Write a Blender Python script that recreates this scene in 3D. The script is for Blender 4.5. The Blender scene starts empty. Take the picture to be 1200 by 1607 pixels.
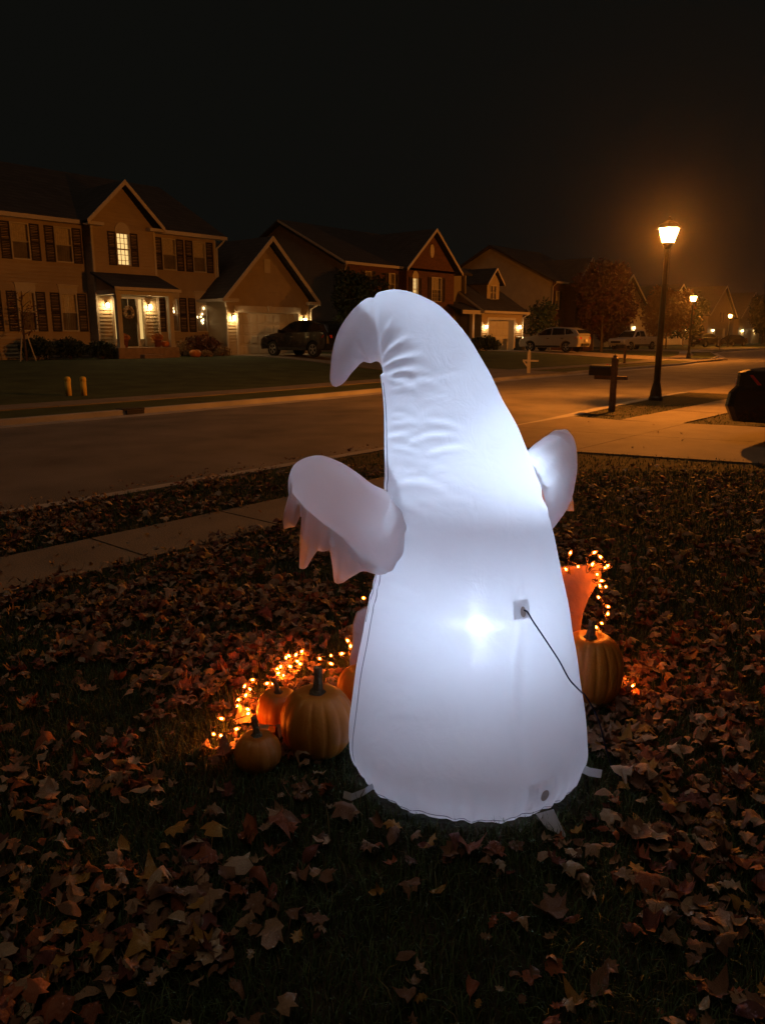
import bpy, bmesh, math, random
import numpy as np
from mathutils import Vector, Matrix
random.seed(11); RNG = np.random.default_rng(11)
PI = math.pi
SC = bpy.context.scene
COL = SC.collection

# ------------------------------------------------------------------ camera, sky, exposure
HEAD = math.radians(40.6)                       # heading of the camera, measured from the street direction (+X)
cam = bpy.data.cameras.new('camera')
cam.sensor_fit = 'VERTICAL'; cam.sensor_height = 36.0
cam.lens = 36.0 * 1207.0 / 1607.0
cam.clip_start = 0.05; cam.clip_end = 3000
camo = bpy.data.objects.new('camera', cam); COL.objects.link(camo)
camo.location = (0, 0, 1.5)
camo.rotation_euler = (math.radians(90 - 13.0), 0, HEAD - PI / 2)
SC.camera = camo

world = bpy.data.worlds.new('World'); SC.world = world; world.use_nodes = True
wn = world.node_tree.nodes; wl = world.node_tree.links; wn.clear()
wo = wn.new('ShaderNodeOutputWorld'); wb = wn.new('ShaderNodeBackground'); wl.new(wb.outputs[0], wo.inputs[0])
wb.inputs['Color'].default_value = (0.98, 1.0, 0.82, 1)      # night sky over a lit suburb: even, near black
wb.inputs['Strength'].default_value = 0.0016

fill_sun = bpy.data.lights.new('fill_sun', 'SUN'); fill_sun.energy = 0.08; fill_sun.angle = math.radians(45); fill_sun.color = (1.0, 0.72, 0.50)   # added fill to brighten lawn and leaves, standing in for sky glow
fill_suno = bpy.data.objects.new('fill_sun', fill_sun); COL.objects.link(fill_suno); fill_suno.rotation_euler = (math.radians(16), 0, HEAD - PI / 2 - .4)
vs = SC.view_settings
vs.view_transform = 'Standard'; vs.look = 'None'; vs.exposure = 1.3; vs.gamma = 1.0
SC.display_settings.display_device = 'sRGB'
SC.cycles.use_denoising = True
try:
    SC.cycles.denoiser = 'OPENIMAGEDENOISE'; SC.cycles.denoising_prefilter = 'ACCURATE'
except Exception: pass
SC.cycles.use_adaptive_sampling = True; SC.cycles.adaptive_threshold = 0.015; SC.cycles.adaptive_min_samples = 56
SC.cycles.max_bounces = 9; SC.cycles.diffuse_bounces = 5; SC.cycles.glossy_bounces = 3
SC.cycles.transmission_bounces = 8; SC.cycles.transparent_max_bounces = 12; SC.cycles.volume_bounces = 0
SC.cycles.sample_clamp_indirect = 4.0
SC.cycles.caustics_reflective = False; SC.cycles.caustics_refractive = True
SC.cycles.use_light_tree = True

# ------------------------------------------------------------------ materials
M = {}
def mat(name, col, rough=0.8, vary=0.15, scale=8.0, bump=0.0, bscale=60.0, spec=0.3, metal=0.0, coat=0.0, col2=None, attr=None):
    m = bpy.data.materials.new(name); m.use_nodes = True
    n = m.node_tree.nodes; l = m.node_tree.links
    p = n['Principled BSDF']
    p.inputs['Roughness'].default_value = rough; p.inputs['Specular IOR Level'].default_value = spec
    p.inputs['Metallic'].default_value = metal; p.inputs['Coat Weight'].default_value = coat
    tc = n.new('ShaderNodeTexCoord')
    nz = n.new('ShaderNodeTexNoise'); nz.inputs['Scale'].default_value = scale; nz.inputs['Detail'].default_value = 5
    l.new(tc.outputs['Object'], nz.inputs['Vector'])
    mx = n.new('ShaderNodeMix'); mx.data_type = 'RGBA'
    c = np.array(col, float)
    a = np.clip(c * (1 - vary), 0, 1); b = np.clip(np.array(col2, float) if col2 is not None else c * (1 + vary), 0, 1)
    mx.inputs[6].default_value = (*a, 1); mx.inputs[7].default_value = (*b, 1)
    rp = n.new('ShaderNodeMapRange'); rp.inputs[1].default_value = 0.3; rp.inputs[2].default_value = 0.7
    l.new(nz.outputs['Fac'], rp.inputs[0]); l.new(rp.outputs[0], mx.inputs[0])
    out = mx.outputs[2]
    if attr:
        at = n.new('ShaderNodeAttribute'); at.attribute_name = attr
        mm = n.new('ShaderNodeMix'); mm.data_type = 'RGBA'; mm.blend_type = 'MULTIPLY'; mm.inputs[0].default_value = 1
        l.new(out, mm.inputs[6]); l.new(at.outputs['Color'], mm.inputs[7]); out = mm.outputs[2]
    l.new(out, p.inputs['Base Color'])
    if bump:
        nb = n.new('ShaderNodeTexNoise'); nb.inputs['Scale'].default_value = bscale; nb.inputs['Detail'].default_value = 4
        l.new(tc.outputs['Object'], nb.inputs['Vector'])
        bp = n.new('ShaderNodeBump'); bp.inputs['Strength'].default_value = bump; bp.inputs['Distance'].default_value = 0.02
        l.new(nb.outputs['Fac'], bp.inputs['Height']); l.new(bp.outputs[0], p.inputs['Normal'])
    M[name] = m
    return m
def emit(name, col, strength):
    m = bpy.data.materials.new(name); m.use_nodes = True
    n = m.node_tree.nodes; l = m.node_tree.links; n.clear()
    o = n.new('ShaderNodeOutputMaterial'); e = n.new('ShaderNodeEmission')
    e.inputs[0].default_value = (*col, 1); e.inputs[1].default_value = strength
    l.new(e.outputs[0], o.inputs[0]); M[name] = m; return m
def glow_glass(name, col, strength, clear=0.6):
    """lit lamp glass: glows and lets the lamp inside shine through"""
    m = bpy.data.materials.new(name); m.use_nodes = True
    n = m.node_tree.nodes; l = m.node_tree.links; n.clear()
    o = n.new('ShaderNodeOutputMaterial'); e = n.new('ShaderNodeEmission'); t = n.new('ShaderNodeBsdfTransparent'); x = n.new('ShaderNodeMixShader')
    e.inputs[0].default_value = (*col, 1); e.inputs[1].default_value = strength
    x.inputs[0].default_value = 1 - clear
    l.new(t.outputs[0], x.inputs[1]); l.new(e.outputs[0], x.inputs[2]); l.new(x.outputs[0], o.inputs[0]); M[name] = m; return m
def window_glass(name):
    m = bpy.data.materials.new(name); m.use_nodes = True
    n = m.node_tree.nodes; l = m.node_tree.links; n.clear()
    o = n.new('ShaderNodeOutputMaterial'); g = n.new('ShaderNodeBsdfGlossy'); t = n.new('ShaderNodeBsdfTransparent'); x = n.new('ShaderNodeMixShader'); f = n.new('ShaderNodeFresnel')
    g.inputs['Roughness'].default_value = 0.04; f.inputs[0].default_value = 1.5
    l.new(f.outputs[0], x.inputs[0]); l.new(t.outputs[0], x.inputs[1]); l.new(g.outputs[0], x.inputs[2]); l.new(x.outputs[0], o.inputs[0]); M[name] = m; return m
def lined(name, col, rough, kind, a, b, vary=0.2):
    """brick / siding / shingle pattern for walls too far off to tell the pieces apart"""
    m = mat(name, col, rough, vary, 3.0)
    n = m.node_tree.nodes; l = m.node_tree.links; p = n['Principled BSDF']
    tc = n.new('ShaderNodeTexCoord'); sp = n.new('ShaderNodeSeparateXYZ'); cb = n.new('ShaderNodeCombineXYZ'); ad = n.new('ShaderNodeMath'); ad.operation = 'ADD'
    l.new(tc.outputs['Object'], sp.inputs[0]); l.new(sp.outputs[0], ad.inputs[0]); l.new(sp.outputs[1], ad.inputs[1]); l.new(ad.outputs[0], cb.inputs[0]); l.new(sp.outputs[2], cb.inputs[1])
    br = n.new('ShaderNodeTexBrick'); br.inputs['Scale'].default_value = 1.0
    br.inputs['Brick Width'].default_value = a; br.inputs['Row Height'].default_value = b; br.inputs['Mortar Size'].default_value = min(a, b) * 0.08
    l.new(cb.outputs[0], br.inputs['Vector'])
    c = np.array(col)
    br.inputs['Color1'].default_value = (*np.clip(c * (1 + vary), 0, 1), 1); br.inputs['Color2'].default_value = (*c * (1 - vary), 1); br.inputs['Mortar'].default_value = (*(c * 0.6 + 0.06), 1) if kind == 'brick' else (*c * 0.6, 1)
    l.new(br.outputs['Color'], p.inputs['Base Color'])
    bp = n.new('ShaderNodeBump'); bp.inputs['Strength'].default_value = 0.5; bp.inputs['Distance'].default_value = 0.012; bp.invert = True
    l.new(br.outputs['Fac'], bp.inputs['Height']); l.new(bp.outputs[0], p.inputs['Normal'])
    return m

mat('lawn_soil', (0.030, 0.034, 0.016), 0.95, 0.45, 5, 0.8, 30, col2=(0.055, 0.045, 0.026))
mat('far_turf', (0.050, 0.066, 0.024), 0.95, 0.35, 1.2, 1.0, 22)
mat('asphalt', (0.155, 0.14, 0.125), 0.85, 0.28, 0.9, 0.6, 90, spec=0.3)
mat('concrete', (0.20, 0.165, 0.125), 0.85, 0.16, 1.7, 0.35, 70)
mat('kerb_concrete', (0.32, 0.30, 0.275), 0.85, 0.2, 1.1, 0.3, 60)
mat('siding_tan', (0.40, 0.325, 0.225), 0.65, 0.06, 2.0)
mat('siding_grey', (0.25, 0.22, 0.175), 0.65, 0.08, 2.0)
mat('siding_beige', (0.42, 0.36, 0.26), 0.65, 0.08, 2.0)
mat('trim_white', (0.52, 0.48, 0.42), 0.5, 0.06, 6)
mat('shutter_dark', (0.035, 0.028, 0.028), 0.6, 0.2, 8)
mat('curtain', (0.62, 0.57, 0.48), 0.9, 0.15, 14)
mat('blind_dark', (0.20, 0.18, 0.16), 0.8, 0.25, 3)
mat('door_dark', (0.030, 0.034, 0.032), 0.45, 0.2, 5)
mat('garage_door', (0.56, 0.53, 0.47), 0.5, 0.05, 3)
mat('porch_stone', (0.30, 0.22, 0.16), 0.85, 0.2, 5, 0.4, 40)
lined('shingle', (0.045, 0.040, 0.036), 0.95, 'shingle', 0.35, 0.16)
lined('brick_red', (0.125, 0.058, 0.042), 0.85, 'brick', 0.22, 0.075)
window_glass('window_glass')
mat('post_black', (0.016, 0.013, 0.012), 0.4, 0.2, 10, spec=0.5)
mat('wood_brown', (0.15, 0.10, 0.065), 0.75, 0.25, 12, 0.3, 30)
mat('wood_white', (0.52, 0.47, 0.38), 0.7, 0.12, 10)
mat('mailbox_black', (0.02, 0.018, 0.017), 0.45, 0.2, 8, spec=0.5)
mat('iron_dark', (0.03, 0.028, 0.026), 0.7, 0.2, 12)
mat('yellow_plastic', (0.62, 0.44, 0.07), 0.55, 0.12, 8)
mat('bin_plastic', (0.03, 0.032, 0.03), 0.55, 0.15, 6)
mat('terracotta', (0.30, 0.10, 0.05), 0.8, 0.2, 10)
mat('bark', (0.10, 0.075, 0.055), 0.95, 0.3, 9, 0.6, 25)
for nm, c in (('leaf_red', (0.055, 0.012, 0.010)), ('leaf_orange', (0.19, 0.085, 0.03)), ('leaf_evergreen', (0.03, 0.046, 0.024)), ('leaf_green', (0.05, 0.07, 0.03)), ('leaf_russet', (0.13, 0.055, 0.03)), ('mum_orange', (0.62, 0.25, 0.05)), ('leaf_straw', (0.30, 0.22, 0.12))):
    mat(nm, c, 0.7, 0.35, 2.5)
mat('tyre', (0.016, 0.016, 0.016), 0.85, 0.2, 20)
mat('rim', (0.42, 0.42, 0.42), 0.3, 0.1, 10, metal=0.8)
mat('car_black', (0.012, 0.013, 0.015), 0.22, 0.1, 2, spec=0.5, coat=1.0)
mat('car_silver', (0.42, 0.40, 0.37), 0.32, 0.05, 2, metal=0.35, coat=0.8)
mat('car_white', (0.50, 0.48, 0.45), 0.35, 0.05, 2, coat=0.8)
mat('car_glass', (0.008, 0.009, 0.010), 0.06, 0.1, 2, spec=0.6)
mat('car_trim', (0.02, 0.02, 0.02), 0.6, 0.1, 8)
mat('chrome', (0.6, 0.6, 0.6), 0.15, 0.05, 8, metal=1.0)
mat('headlight_glass', (0.6, 0.6, 0.58), 0.12, 0.05, 8, spec=0.7)
mat('tail_red', (0.65, 0.03, 0.02), 0.2, 0.1, 10, spec=0.6)
mat('plate', (0.62, 0.60, 0.55), 0.5, 0.15, 30)
mat('pumpkin_orange', (0.60, 0.19, 0.015), 0.42, 0.18, 9, 0.12, 45, spec=0.45)
mat('pumpkin_dull', (0.52, 0.185, 0.020), 0.45, 0.2, 9, 0.12, 45, spec=0.45)
mat('pumpkin_stem', (0.10, 0.085, 0.05), 0.85, 0.35, 30, 0.6, 60)
mat('board_tan', (0.20, 0.125, 0.085), 0.8, 0.18, 7, 0.3, 40)
mat('board_grey', (0.42, 0.45, 0.50), 0.8, 0.18, 9, 0.3, 40)
mat('wire_dark', (0.035, 0.02, 0.015), 0.5, 0.2, 40)
mat('cord_navy', (0.014, 0.015, 0.05), 0.5, 0.2, 40)
mat('strap_white', (0.62, 0.62, 0.64), 0.7, 0.08, 20)
mat('seam_thread', (0.20, 0.19, 0.24), 0.9, 0.1, 20)
mat('blower_grille', (0.34, 0.27, 0.22), 0.6, 0.25, 60)
mat('wreath_dry', (0.34, 0.22, 0.12), 0.85, 0.4, 20)
AMBER = (1.0, 0.275, 0.022); WARM = (1.0, 0.60, 0.22)
glow_glass('street_glass', (1.0, 0.50, 0.13), 60, 0.5)
glow_glass('sconce_glass', (1.0, 0.68, 0.30), 26, 0.5)
emit('lit_curtain', (1.0, 0.62, 0.22), 0.5)
emit('lit_sidelight', (1.0, 0.62, 0.20), 0.34)
emit('chandelier_glow', (1.0, 0.70, 0.32), 6.0)
glow_glass('bulb_orange', (1.0, 0.135, 0.010), 1.5, 0.55)
emit('bulb_filament', (1.0, 0.16, 0.010), 400.0)

# ------------------------------------------------------------------ mesh helpers
class MB:
    def __init__(s): s.v = []; s.f = []
    def add(s, vs, fs):
        b = len(s.v); s.v += [tuple(map(float, p)) for p in vs]; s.f += [tuple(i + b for i in f) for f in fs]; return s
    def box(s, x0, x1, y0, y1, z0, z1):
        return s.add([(x0, y0, z0), (x1, y0, z0), (x1, y1, z0), (x0, y1, z0), (x0, y0, z1), (x1, y0, z1), (x1, y1, z1), (x0, y1, z1)],
                     [(0, 3, 2, 1), (4, 5, 6, 7), (0, 1, 5, 4), (1, 2, 6, 5), (2, 3, 7, 6), (3, 0, 4, 7)])
    def prism(s, loop, vec):
        n = len(loop); v = np.array(vec, float); a = [np.array(p, float) for p in loop]
        return s.add(a + [p + v for p in a], [tuple(range(n))[::-1], tuple(range(n, 2 * n))] + [(i, (i + 1) % n, (i + 1) % n + n, i + n) for i in range(n)])
    def quad(s, *p): return s.add(p, [tuple(range(len(p)))])
    def tube(s, path, rad, n=8, cap=True):
        P = [np.array(p, float) for p in path]; m = len(P)
        R = rad if hasattr(rad, '__len__') else [rad] * m
        vs = []; up = None
        for i in range(m):
            t = P[min(i + 1, m - 1)] - P[max(i - 1, 0)]; t /= max(np.linalg.norm(t), 1e-9)
            if up is None:
                up = np.array([0, 0, 1.]) if abs(t[2]) < .9 else np.array([1., 0, 0])
            a = np.cross(t, up); a /= max(np.linalg.norm(a), 1e-9); b = np.cross(a, t); up = b
            for k in range(n):
                q = 2 * PI * k / n; vs.append(P[i] + R[i] * (math.cos(q) * a + math.sin(q) * b))
        fs = [(i * n + k, i * n + (k + 1) % n, (i + 1) * n + (k + 1) % n, (i + 1) * n + k) for i in range(m - 1) for k in range(n)]
        if cap: fs += [tuple(range(n))[::-1], tuple(range((m - 1) * n, m * n))]
        return s.add(vs, fs)
    def lathe(s, prof, c=(0, 0, 0), n=24, axis='z'):
        vs = []; m = len(prof)
        for r, h in prof:
            for k in range(n):
                q = 2 * PI * k / n; a, b = r * math.cos(q), r * math.sin(q)
                p = (a, b, h) if axis == 'z' else ((a, h, b) if axis == 'y' else (h, a, b))
                vs.append((p[0] + c[0], p[1] + c[1], p[2] + c[2]))
        fs = [(i * n + k, i * n + (k + 1) % n, (i + 1) * n + (k + 1) % n, (i + 1) * n + k) for i in range(m - 1) for k in range(n)]
        fs += [tuple(range(n))[::-1], tuple(range((m - 1) * n, m * n))]
        return s.add(vs, fs)
ORG = {}
def obj(name, mb, m, parent=None, smooth=False, local=False, bevel=0.0):
    me = bpy.data.meshes.new(name)
    v = np.array(mb.v, float)
    o0 = np.zeros(3)
    if parent is not None and not local: o0 = ORG.get(parent.name, np.zeros(3)); v = v - o0
    me.from_pydata(v.tolist(), [], mb.f)
    me.materials.append(M[m] if isinstance(m, str) else m)
    if smooth: me.polygons.foreach_set('use_smooth', [True] * len(me.polygons))
    bm = bmesh.new(); bm.from_mesh(me); bmesh.ops.recalc_face_normals(bm, faces=bm.faces); bm.to_mesh(me); bm.free()
    ob = bpy.data.objects.new(name, me); COL.objects.link(ob)
    if parent is not None: ob.parent = parent
    ORG[ob.name] = o0
    if bevel:
        b = ob.modifiers.new('bevel', 'BEVEL'); b.width = bevel; b.segments = 2; b.limit_method = 'ANGLE'
    return ob
def tag(o, label, cat, group=None):
    o['label'] = label; o['category'] = cat
    if group: o['group'] = group
    return o
def thing(name, label, cat, loc=(0, 0, 0), rz=0.0, group=None):
    o = bpy.data.objects.new(name, None); COL.objects.link(o); o.empty_display_size = 0.2
    o.location = loc; o.rotation_euler = (0, 0, rz); ORG[o.name] = np.array(loc, float)
    return tag(o, label, cat, group)
def struct(name, mb, m, parent=None, smooth=False):
    o = obj(name, mb, m, parent, smooth)
    if parent is None: o['kind'] = 'structure'
    return o
def copy_tree(o, parent=None):
    c = o.copy(); COL.objects.link(c); c.parent = parent; ORG[c.name] = ORG.get(o.name, np.zeros(3))
    for ch in list(o.children): copy_tree(ch, c)
    return c
def point_light(name, loc, power, col, parent, radius=0.05):
    l = bpy.data.lights.new(name, 'POINT'); l.energy = power; l.color = col; l.shadow_soft_size = radius
    o = bpy.data.objects.new(name, l); COL.objects.link(o)
    o.location = np.array(loc) - ORG.get(parent.name, np.zeros(3)); o.parent = parent
    return o
def raw_mesh(name, V, F, m, colors=None, smooth=False):
    """V (n,3), F (k,3) triangles, fast"""
    me = bpy.data.meshes.new(name); me.vertices.add(len(V)); me.vertices.foreach_set('co', np.asarray(V, np.float32).ravel())
    k = len(F); me.loops.add(k * 3); me.polygons.add(k)
    me.loops.foreach_set('vertex_index', np.asarray(F, np.int32).ravel()); me.polygons.foreach_set('loop_start', np.arange(0, k * 3, 3, dtype=np.int32))
    try: me.polygons.foreach_set('loop_total', np.full(k, 3, np.int32))
    except Exception: pass
    if smooth: me.polygons.foreach_set('use_smooth', np.ones(k, bool))
    me.update(calc_edges=True); me.validate()
    if colors is not None:
        at = me.color_attributes.new('tint', 'FLOAT_COLOR', 'POINT')
        at.data.foreach_set('color', np.concatenate([colors, np.ones((len(V), 1))], 1).astype(np.float32).ravel())
    me.materials.append(M[m] if isinstance(m, str) else m)
    o = bpy.data.objects.new(name, me); COL.objects.link(o); return o

# camera-facing frame for the things standing on the near lawn: u to the right, w straight ahead, z up
RT = np.array([math.sin(HEAD), -math.cos(HEAD), 0]); FW = np.array([math.cos(HEAD), math.sin(HEAD), 0])
def lawn(u, w, z=0.0): return RT * u + FW * w + np.array([0, 0, z])

# ------------------------------------------------------------------ ground, road, pavements
def near_kerb(x): return float(np.interp(x, [-600, 11.5, 13, 16, 20, 26, 600], [6.72, 6.72, 6.8, 7.12, 7.4, 7.4, 7.4]))
def far_kerb(x): return float(np.interp(x, [-600, 14, 18, 25, 42, 51, 58, 64, 70, 76, 90, 140, 600], [14.15, 14.15, 14.45, 14.95, 15.0, 16.4, 18.2, 20.4, 22.6, 23.8, 24.4, 25, 25]))
def pad(x): return float(np.interp(x, [0, 32, 48, 60, 100], [0.5, 0.5, 0.36, 0.1, 0.0]))
def far_h(x, y):
    s = min(max((y - 17.6) / 11.5, 0), 1); return pad(x) * s * s * (3 - 2 * s)
XS = sorted(set([-600, -300, -150, -80, -50, -35] + [-25 + 1.25 * i for i in range(136)] + [160, 200, 260, 360, 480, 600]))
def grid(fn, us, ts):
    mb = MB(); n = len(ts)
    mb.v = [fn(x, t) for x in us for t in ts]
    mb.f = [(i * n + j, (i + 1) * n + j, (i + 1) * n + j + 1, i * n + j + 1) for i in range(len(us) - 1) for j in range(n - 1)]
    return mb
struct('front_lawn', grid(lambda x, t: (x, near_kerb(x) - 0.14 - t, 0.0), XS, [0, 0.5, 1, 2, 3, 4, 5, 6, 7, 9, 12, 20, 40, 100, 300, 600][::-1]), 'lawn_soil')
struct('road', grid(lambda x, t: (x, near_kerb(x) + (far_kerb(x) - near_kerb(x)) * t, -0.10 + 0.05 * math.sin(PI * t)), XS, [i / 12 for i in range(13)]), 'asphalt')
FT = [0.14, 0.6, 1.2, 2, 3, 4, 5, 6, 7, 8, 9, 10, 11, 12, 13, 14, 15, 17, 20, 26, 40, 80, 160, 320, 600]
struct('far_lawn', grid(lambda x, t: (x, far_kerb(x) + t, far_h(x, far_kerb(x) + t)), XS, FT), 'far_turf')
CUTS = ((9.0, 13.2, 'n'), (20.8, 25.6, 'n'), (23.6, 29.4, 'f'), (45.6, 51.8, 'f'), (68, 74, 'f'))
def dip(x, side):
    d = 1.0
    for a, b, s in CUTS:
        if s == side: d = min(d, np.interp(x, [a - 0.7, a, b, b + 0.7], [1, 0, 0, 1]))
    return d
def kerb(side):
    fn = near_kerb if side == 'n' else far_kerb; sg = -1 if side == 'n' else 1
    # profile going from the lawn to the road
    def pt(x, k):
        h = 0.012 - 0.007 * (1 - dip(x, side))
        y, z = [(0.15, -0.09), (0.15, h), (0.012, h), (0.0, h - 0.012), (-0.02, -0.092), (-0.45, -0.086), (-0.45, -0.12)][k]
        return (x, fn(x) + sg * y, z)
    xs = sorted(set([-80 + 1.0 * i for i in range(250)] + [c + d for a, b, s in CUTS for c in (a, b) for d in (-.7, -.35, 0, .35, .7)]))
    return grid(pt, xs, range(7))
struct('kerb_near', kerb('n'), 'kerb_concrete'); struct('kerb_far', kerb('f'), 'kerb_concrete')
# pavement by the lawn: slab after slab
def near_walk(x): return np.interp(x, [9, 13.2], [4.5, 4.68]), np.interp(x, [9, 13.2], [5.28, 5.74])
def slab_mesh(poly, z0, z1, gap=0.012):
    c = np.mean(np.array(poly), 0); q = []
    for p in poly:
        d = c - np.array(p); q.append(np.array(p) + d / np.linalg.norm(d) * gap)
    return MB().prism([(*p, z0) for p in q], (0, 0, z1 - z0))
bed = MB().prism([(-12, 4.53, -.05), (9.0, 4.53, -.05), (9.0, 5.25, -.05), (-12, 5.25, -.05)], (0, 0, 0.058))
walk = struct('pavement_near', bed, 'lawn_soil')
x = -2.0
while x < 32:
    x1 = x + 1.2
    if not (x1 > 9.0 and x < 13.2):
        a0, b0 = near_walk(x); a1, b1 = near_walk(x1)
        obj('slab', slab_mesh([(x, a0), (x1, a1), (x1, b1), (x, b0)], -0.03, 0.016 + random.uniform(-.003, .003)), 'concrete', walk)
    x = x1
    if abs(x - 8.8) < .01: x = 9.0
    if 9.0 <= x < 13.2: x = 13.2
def far_walk(x): y = far_kerb(x); return y + 1.75, y + 2.85
fw_base = grid(lambda x, t: (x, far_walk(x)[0] + 0.05 + t, far_h(x, far_walk(x)[0] + t) + 0.006), [-20 + 1.5 * i for i in range(80)], [0, 0.5, 1.0])
fwalk = struct('pavement_far', fw_base, 'kerb_concrete')
for i in range(44):
    x = -4 + 1.5 * i; x1 = x + 1.5; a0, b0 = far_walk(x); a1, b1 = far_walk(x1)
    z = far_h(x, b0)
    obj('slab', slab_mesh([(x, a0), (x1, a1), (x1, b1), (x, b0)], z - 0.03, z + 0.022), 'concrete', fwalk)
# driveways
dw = struct('driveway_near', MB().prism([(8.95, 6.70, -.02), (13.25, 6.75, -.02), (13.3, 4.6, -.02), (14.05, 3.4, -.02), (14.3, -14, -.02), (10.2, -14, -.02), (9.9, 2.4, -.02), (9.12, 4.6, -.02)], (0, 0, 0.02)), 'lawn_soil')
def panel(x0a, x1a, ya, x0b, x1b, yb, za, zb, parent):
    poly = [(x0a, ya, za), (x1a, ya, za), (x1b, yb, zb), (x0b, yb, zb)]
    c = np.mean(np.array(poly), 0); q = [np.array(p) + (c - np.array(p)) * 0.005 for p in poly]
    return obj('slab', MB().prism([p - [0, 0, .05] for p in q], (0, 0, 0.05)), 'concrete', parent)
def edges(y): return np.interp(y, [-14, 2.4, 4.6, 5.7, 6.72], [10.2, 9.9, 9.12, 9.05, 8.9]), np.interp(y, [-14, 3.4, 4.65, 5.7, 6.72], [14.3, 14.0, 13.35, 13.2, 13.25])
ys = [6.72, 5.72, 4.62, 1.6, -1.6, -4.8, -8, -14]; zs = [0.008, 0.012, 0.02, 0.022, 0.022, 0.022, 0.022, 0.022]
for i in range(len(ys) - 1):
    for h in (0, 1):
        if i == 1 and h: pass
        a = edges(ys[i]); b = edges(ys[i + 1]); m0 = (a[0] + a[1]) / 2; m1 = (b[0] + b[1]) / 2
        if h == 0: panel(a[0], m0, ys[i], b[0], m1, ys[i + 1], zs[i], zs[i + 1], dw)
        else: panel(m0, a[1], ys[i], m1, b[1], ys[i + 1], zs[i], zs[i + 1], dw)
def straight_drive(name, x0, x1, y_kerb, y_end, n, side):
    hh = (lambda x, y: 0.0) if side < 0 else far_h
    base = grid(lambda t, s: (x0 + (x1 - x0) * s, y_kerb + (y_end - y_kerb) * t, hh(x0, y_kerb + (y_end - y_kerb) * t) + 0.004), [i / (2 * n) for i in range(2 * n + 1)], [0, 1])
    d = struct(name, base, 'kerb_concrete')
    for i in range(n):
        for h in (0, 1):
            ya = y_kerb + (y_end - y_kerb) * i / n; yb = y_kerb + (y_end - y_kerb) * (i + 1) / n
            za = hh(x0, ya) + 0.026; zb = hh(x0, yb) + 0.026
            if i == 0: za = 0.008
            xa = x0 + (x1 - x0) * h / 2; xb = xa + (x1 - x0) / 2
            panel(xa, xb, ya, xa, xb, yb, za, zb, d)
    return d
straight_drive('driveway_beside_lamp', 20.9, 25.4, 7.38, -8, 5, -1)
straight_drive('driveway_tan_house', 24.0, 29.0, 14.95, 30.6, 6, 1)
straight_drive('driveway_brick_house', 46.0, 51.4, 15.55, 30.6, 5, 1)
straight_drive('driveway_far_house', 68.4, 73.6, 22.9, 33.5, 3, 1)
g = thing('storm_drain', 'dark storm drain opening in the far kerb', 'drain', (8.7, 14.15, -0.09))
obj('hood', MB().box(8.45, 8.95, 14.14, 14.42, -0.02, 0.028), 'iron_dark', g, bevel=.01); obj('mouth', MB().box(8.5, 8.9, 14.09, 14.139, -0.085, 0.0), 'post_black', g)

# ------------------------------------------------------------------ houses
def intervals(x0, x1, cuts):
    out = []; a = x0
    for c0, c1 in sorted(cuts):
        if c0 > a: out.append((a, min(c0, x1)))
        a = max(a, c1)
    if a < x1: out.append((a, x1))
    return [(p, q) for p, q in out if q - p > 1e-4]
def front_wall(parent, x0, x1, y, z0, z1, holes, m, gable=None, name='wall', pitch=0.15, lap=0.03, label=None):
    """wall facing the street (-Y) of overlapping boards, with real openings; gable=(peak_x, peak_z) narrows it above z1"""
    mb = MB(); top = gable[1] if gable else z1
    lines = set([z0, z1, top]); z = z0
    while z < top: lines.add(z); z += pitch
    for h in holes: lines.add(h[2]); lines.add(h[3])
    L = sorted(v for v in lines if z0 <= v <= top)
    L = [L[0]] + [b for a, b in zip(L, L[1:]) if b - a > 1e-4]
    def side(z):
        if not gable or z <= z1: return x0, x1
        t = (z - z1) / (gable[1] - z1); return x0 + (gable[0] - x0) * t, x1 + (gable[0] - x1) * t
    for a, b in zip(L, L[1:]):
        ph = ((a - z0) / pitch) % 1.0; pe = ph + (b - a) / pitch
        if ph > 0.999: ph = 0; pe = (b - a) / pitch
        ya = y - lap * (1 - ph); yb = y - lap * max(0, 1 - pe)
        xa0, xa1 = side(a); xb0, xb1 = side(b)
        cuts = [(h[0], h[1]) for h in holes if h[2] < (a + b) / 2 < h[3]]
        segs = intervals(min(xa0, xb0), max(xa1, xb1), cuts) if cuts else [(None, None)]
        for p, q in segs:
            if p is None: c = (xa0, xa1, xb1, xb0)
            else: c = (max(p, xa0), min(q, xa1), min(q, xb1), max(p, xb0))
            mb.quad((c[0], ya, a), (c[1], ya, a), (c[2], yb, b), (c[3], yb, b))
            mb.quad((c[0], y + .02, a), (c[1], y + .02, a), (c[1], ya, a), (c[0], ya, a))
    o = obj(name, mb, m, parent)
    if label: o['label'] = label
    return o
def side_wall(parent, x, y0, y1, z0, z1, m, gable=None, name='side_wall', pitch=0.15, lap=0.03):
    """wall facing -X; gable=(peak_y, peak_z)"""
    mb = MB(); top = gable[1] if gable else z1
    z = z0
    def sd(z):
        if not gable or z <= z1: return y0, y1
        t = (z - z1) / (gable[1] - z1); return y0 + (gable[0] - y0) * t, y1 + (gable[0] - y1) * t
    while z < top - 1e-4:
        b = min(z + pitch, top, z1 if z < z1 - 1e-4 else top); a0, a1 = sd(z); b0, b1 = sd(b)
        mb.quad((x - lap, a0, z), (x - lap, a1, z), (x, b1, b), (x, b0, b)); mb.quad((x + .02, a0, z), (x + .02, a1, z), (x - lap, a1, z), (x - lap, a0, z))
        z = b
    return obj(name, mb, m, parent)
def slab_roof(parent, loop, thick=0.14, name='roof', m='shingle'):
    """loop of the top surface, thickness straight down"""
    return obj(name, MB().prism([np.array(p) for p in loop], (0, 0, -thick)), m, parent)
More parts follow.
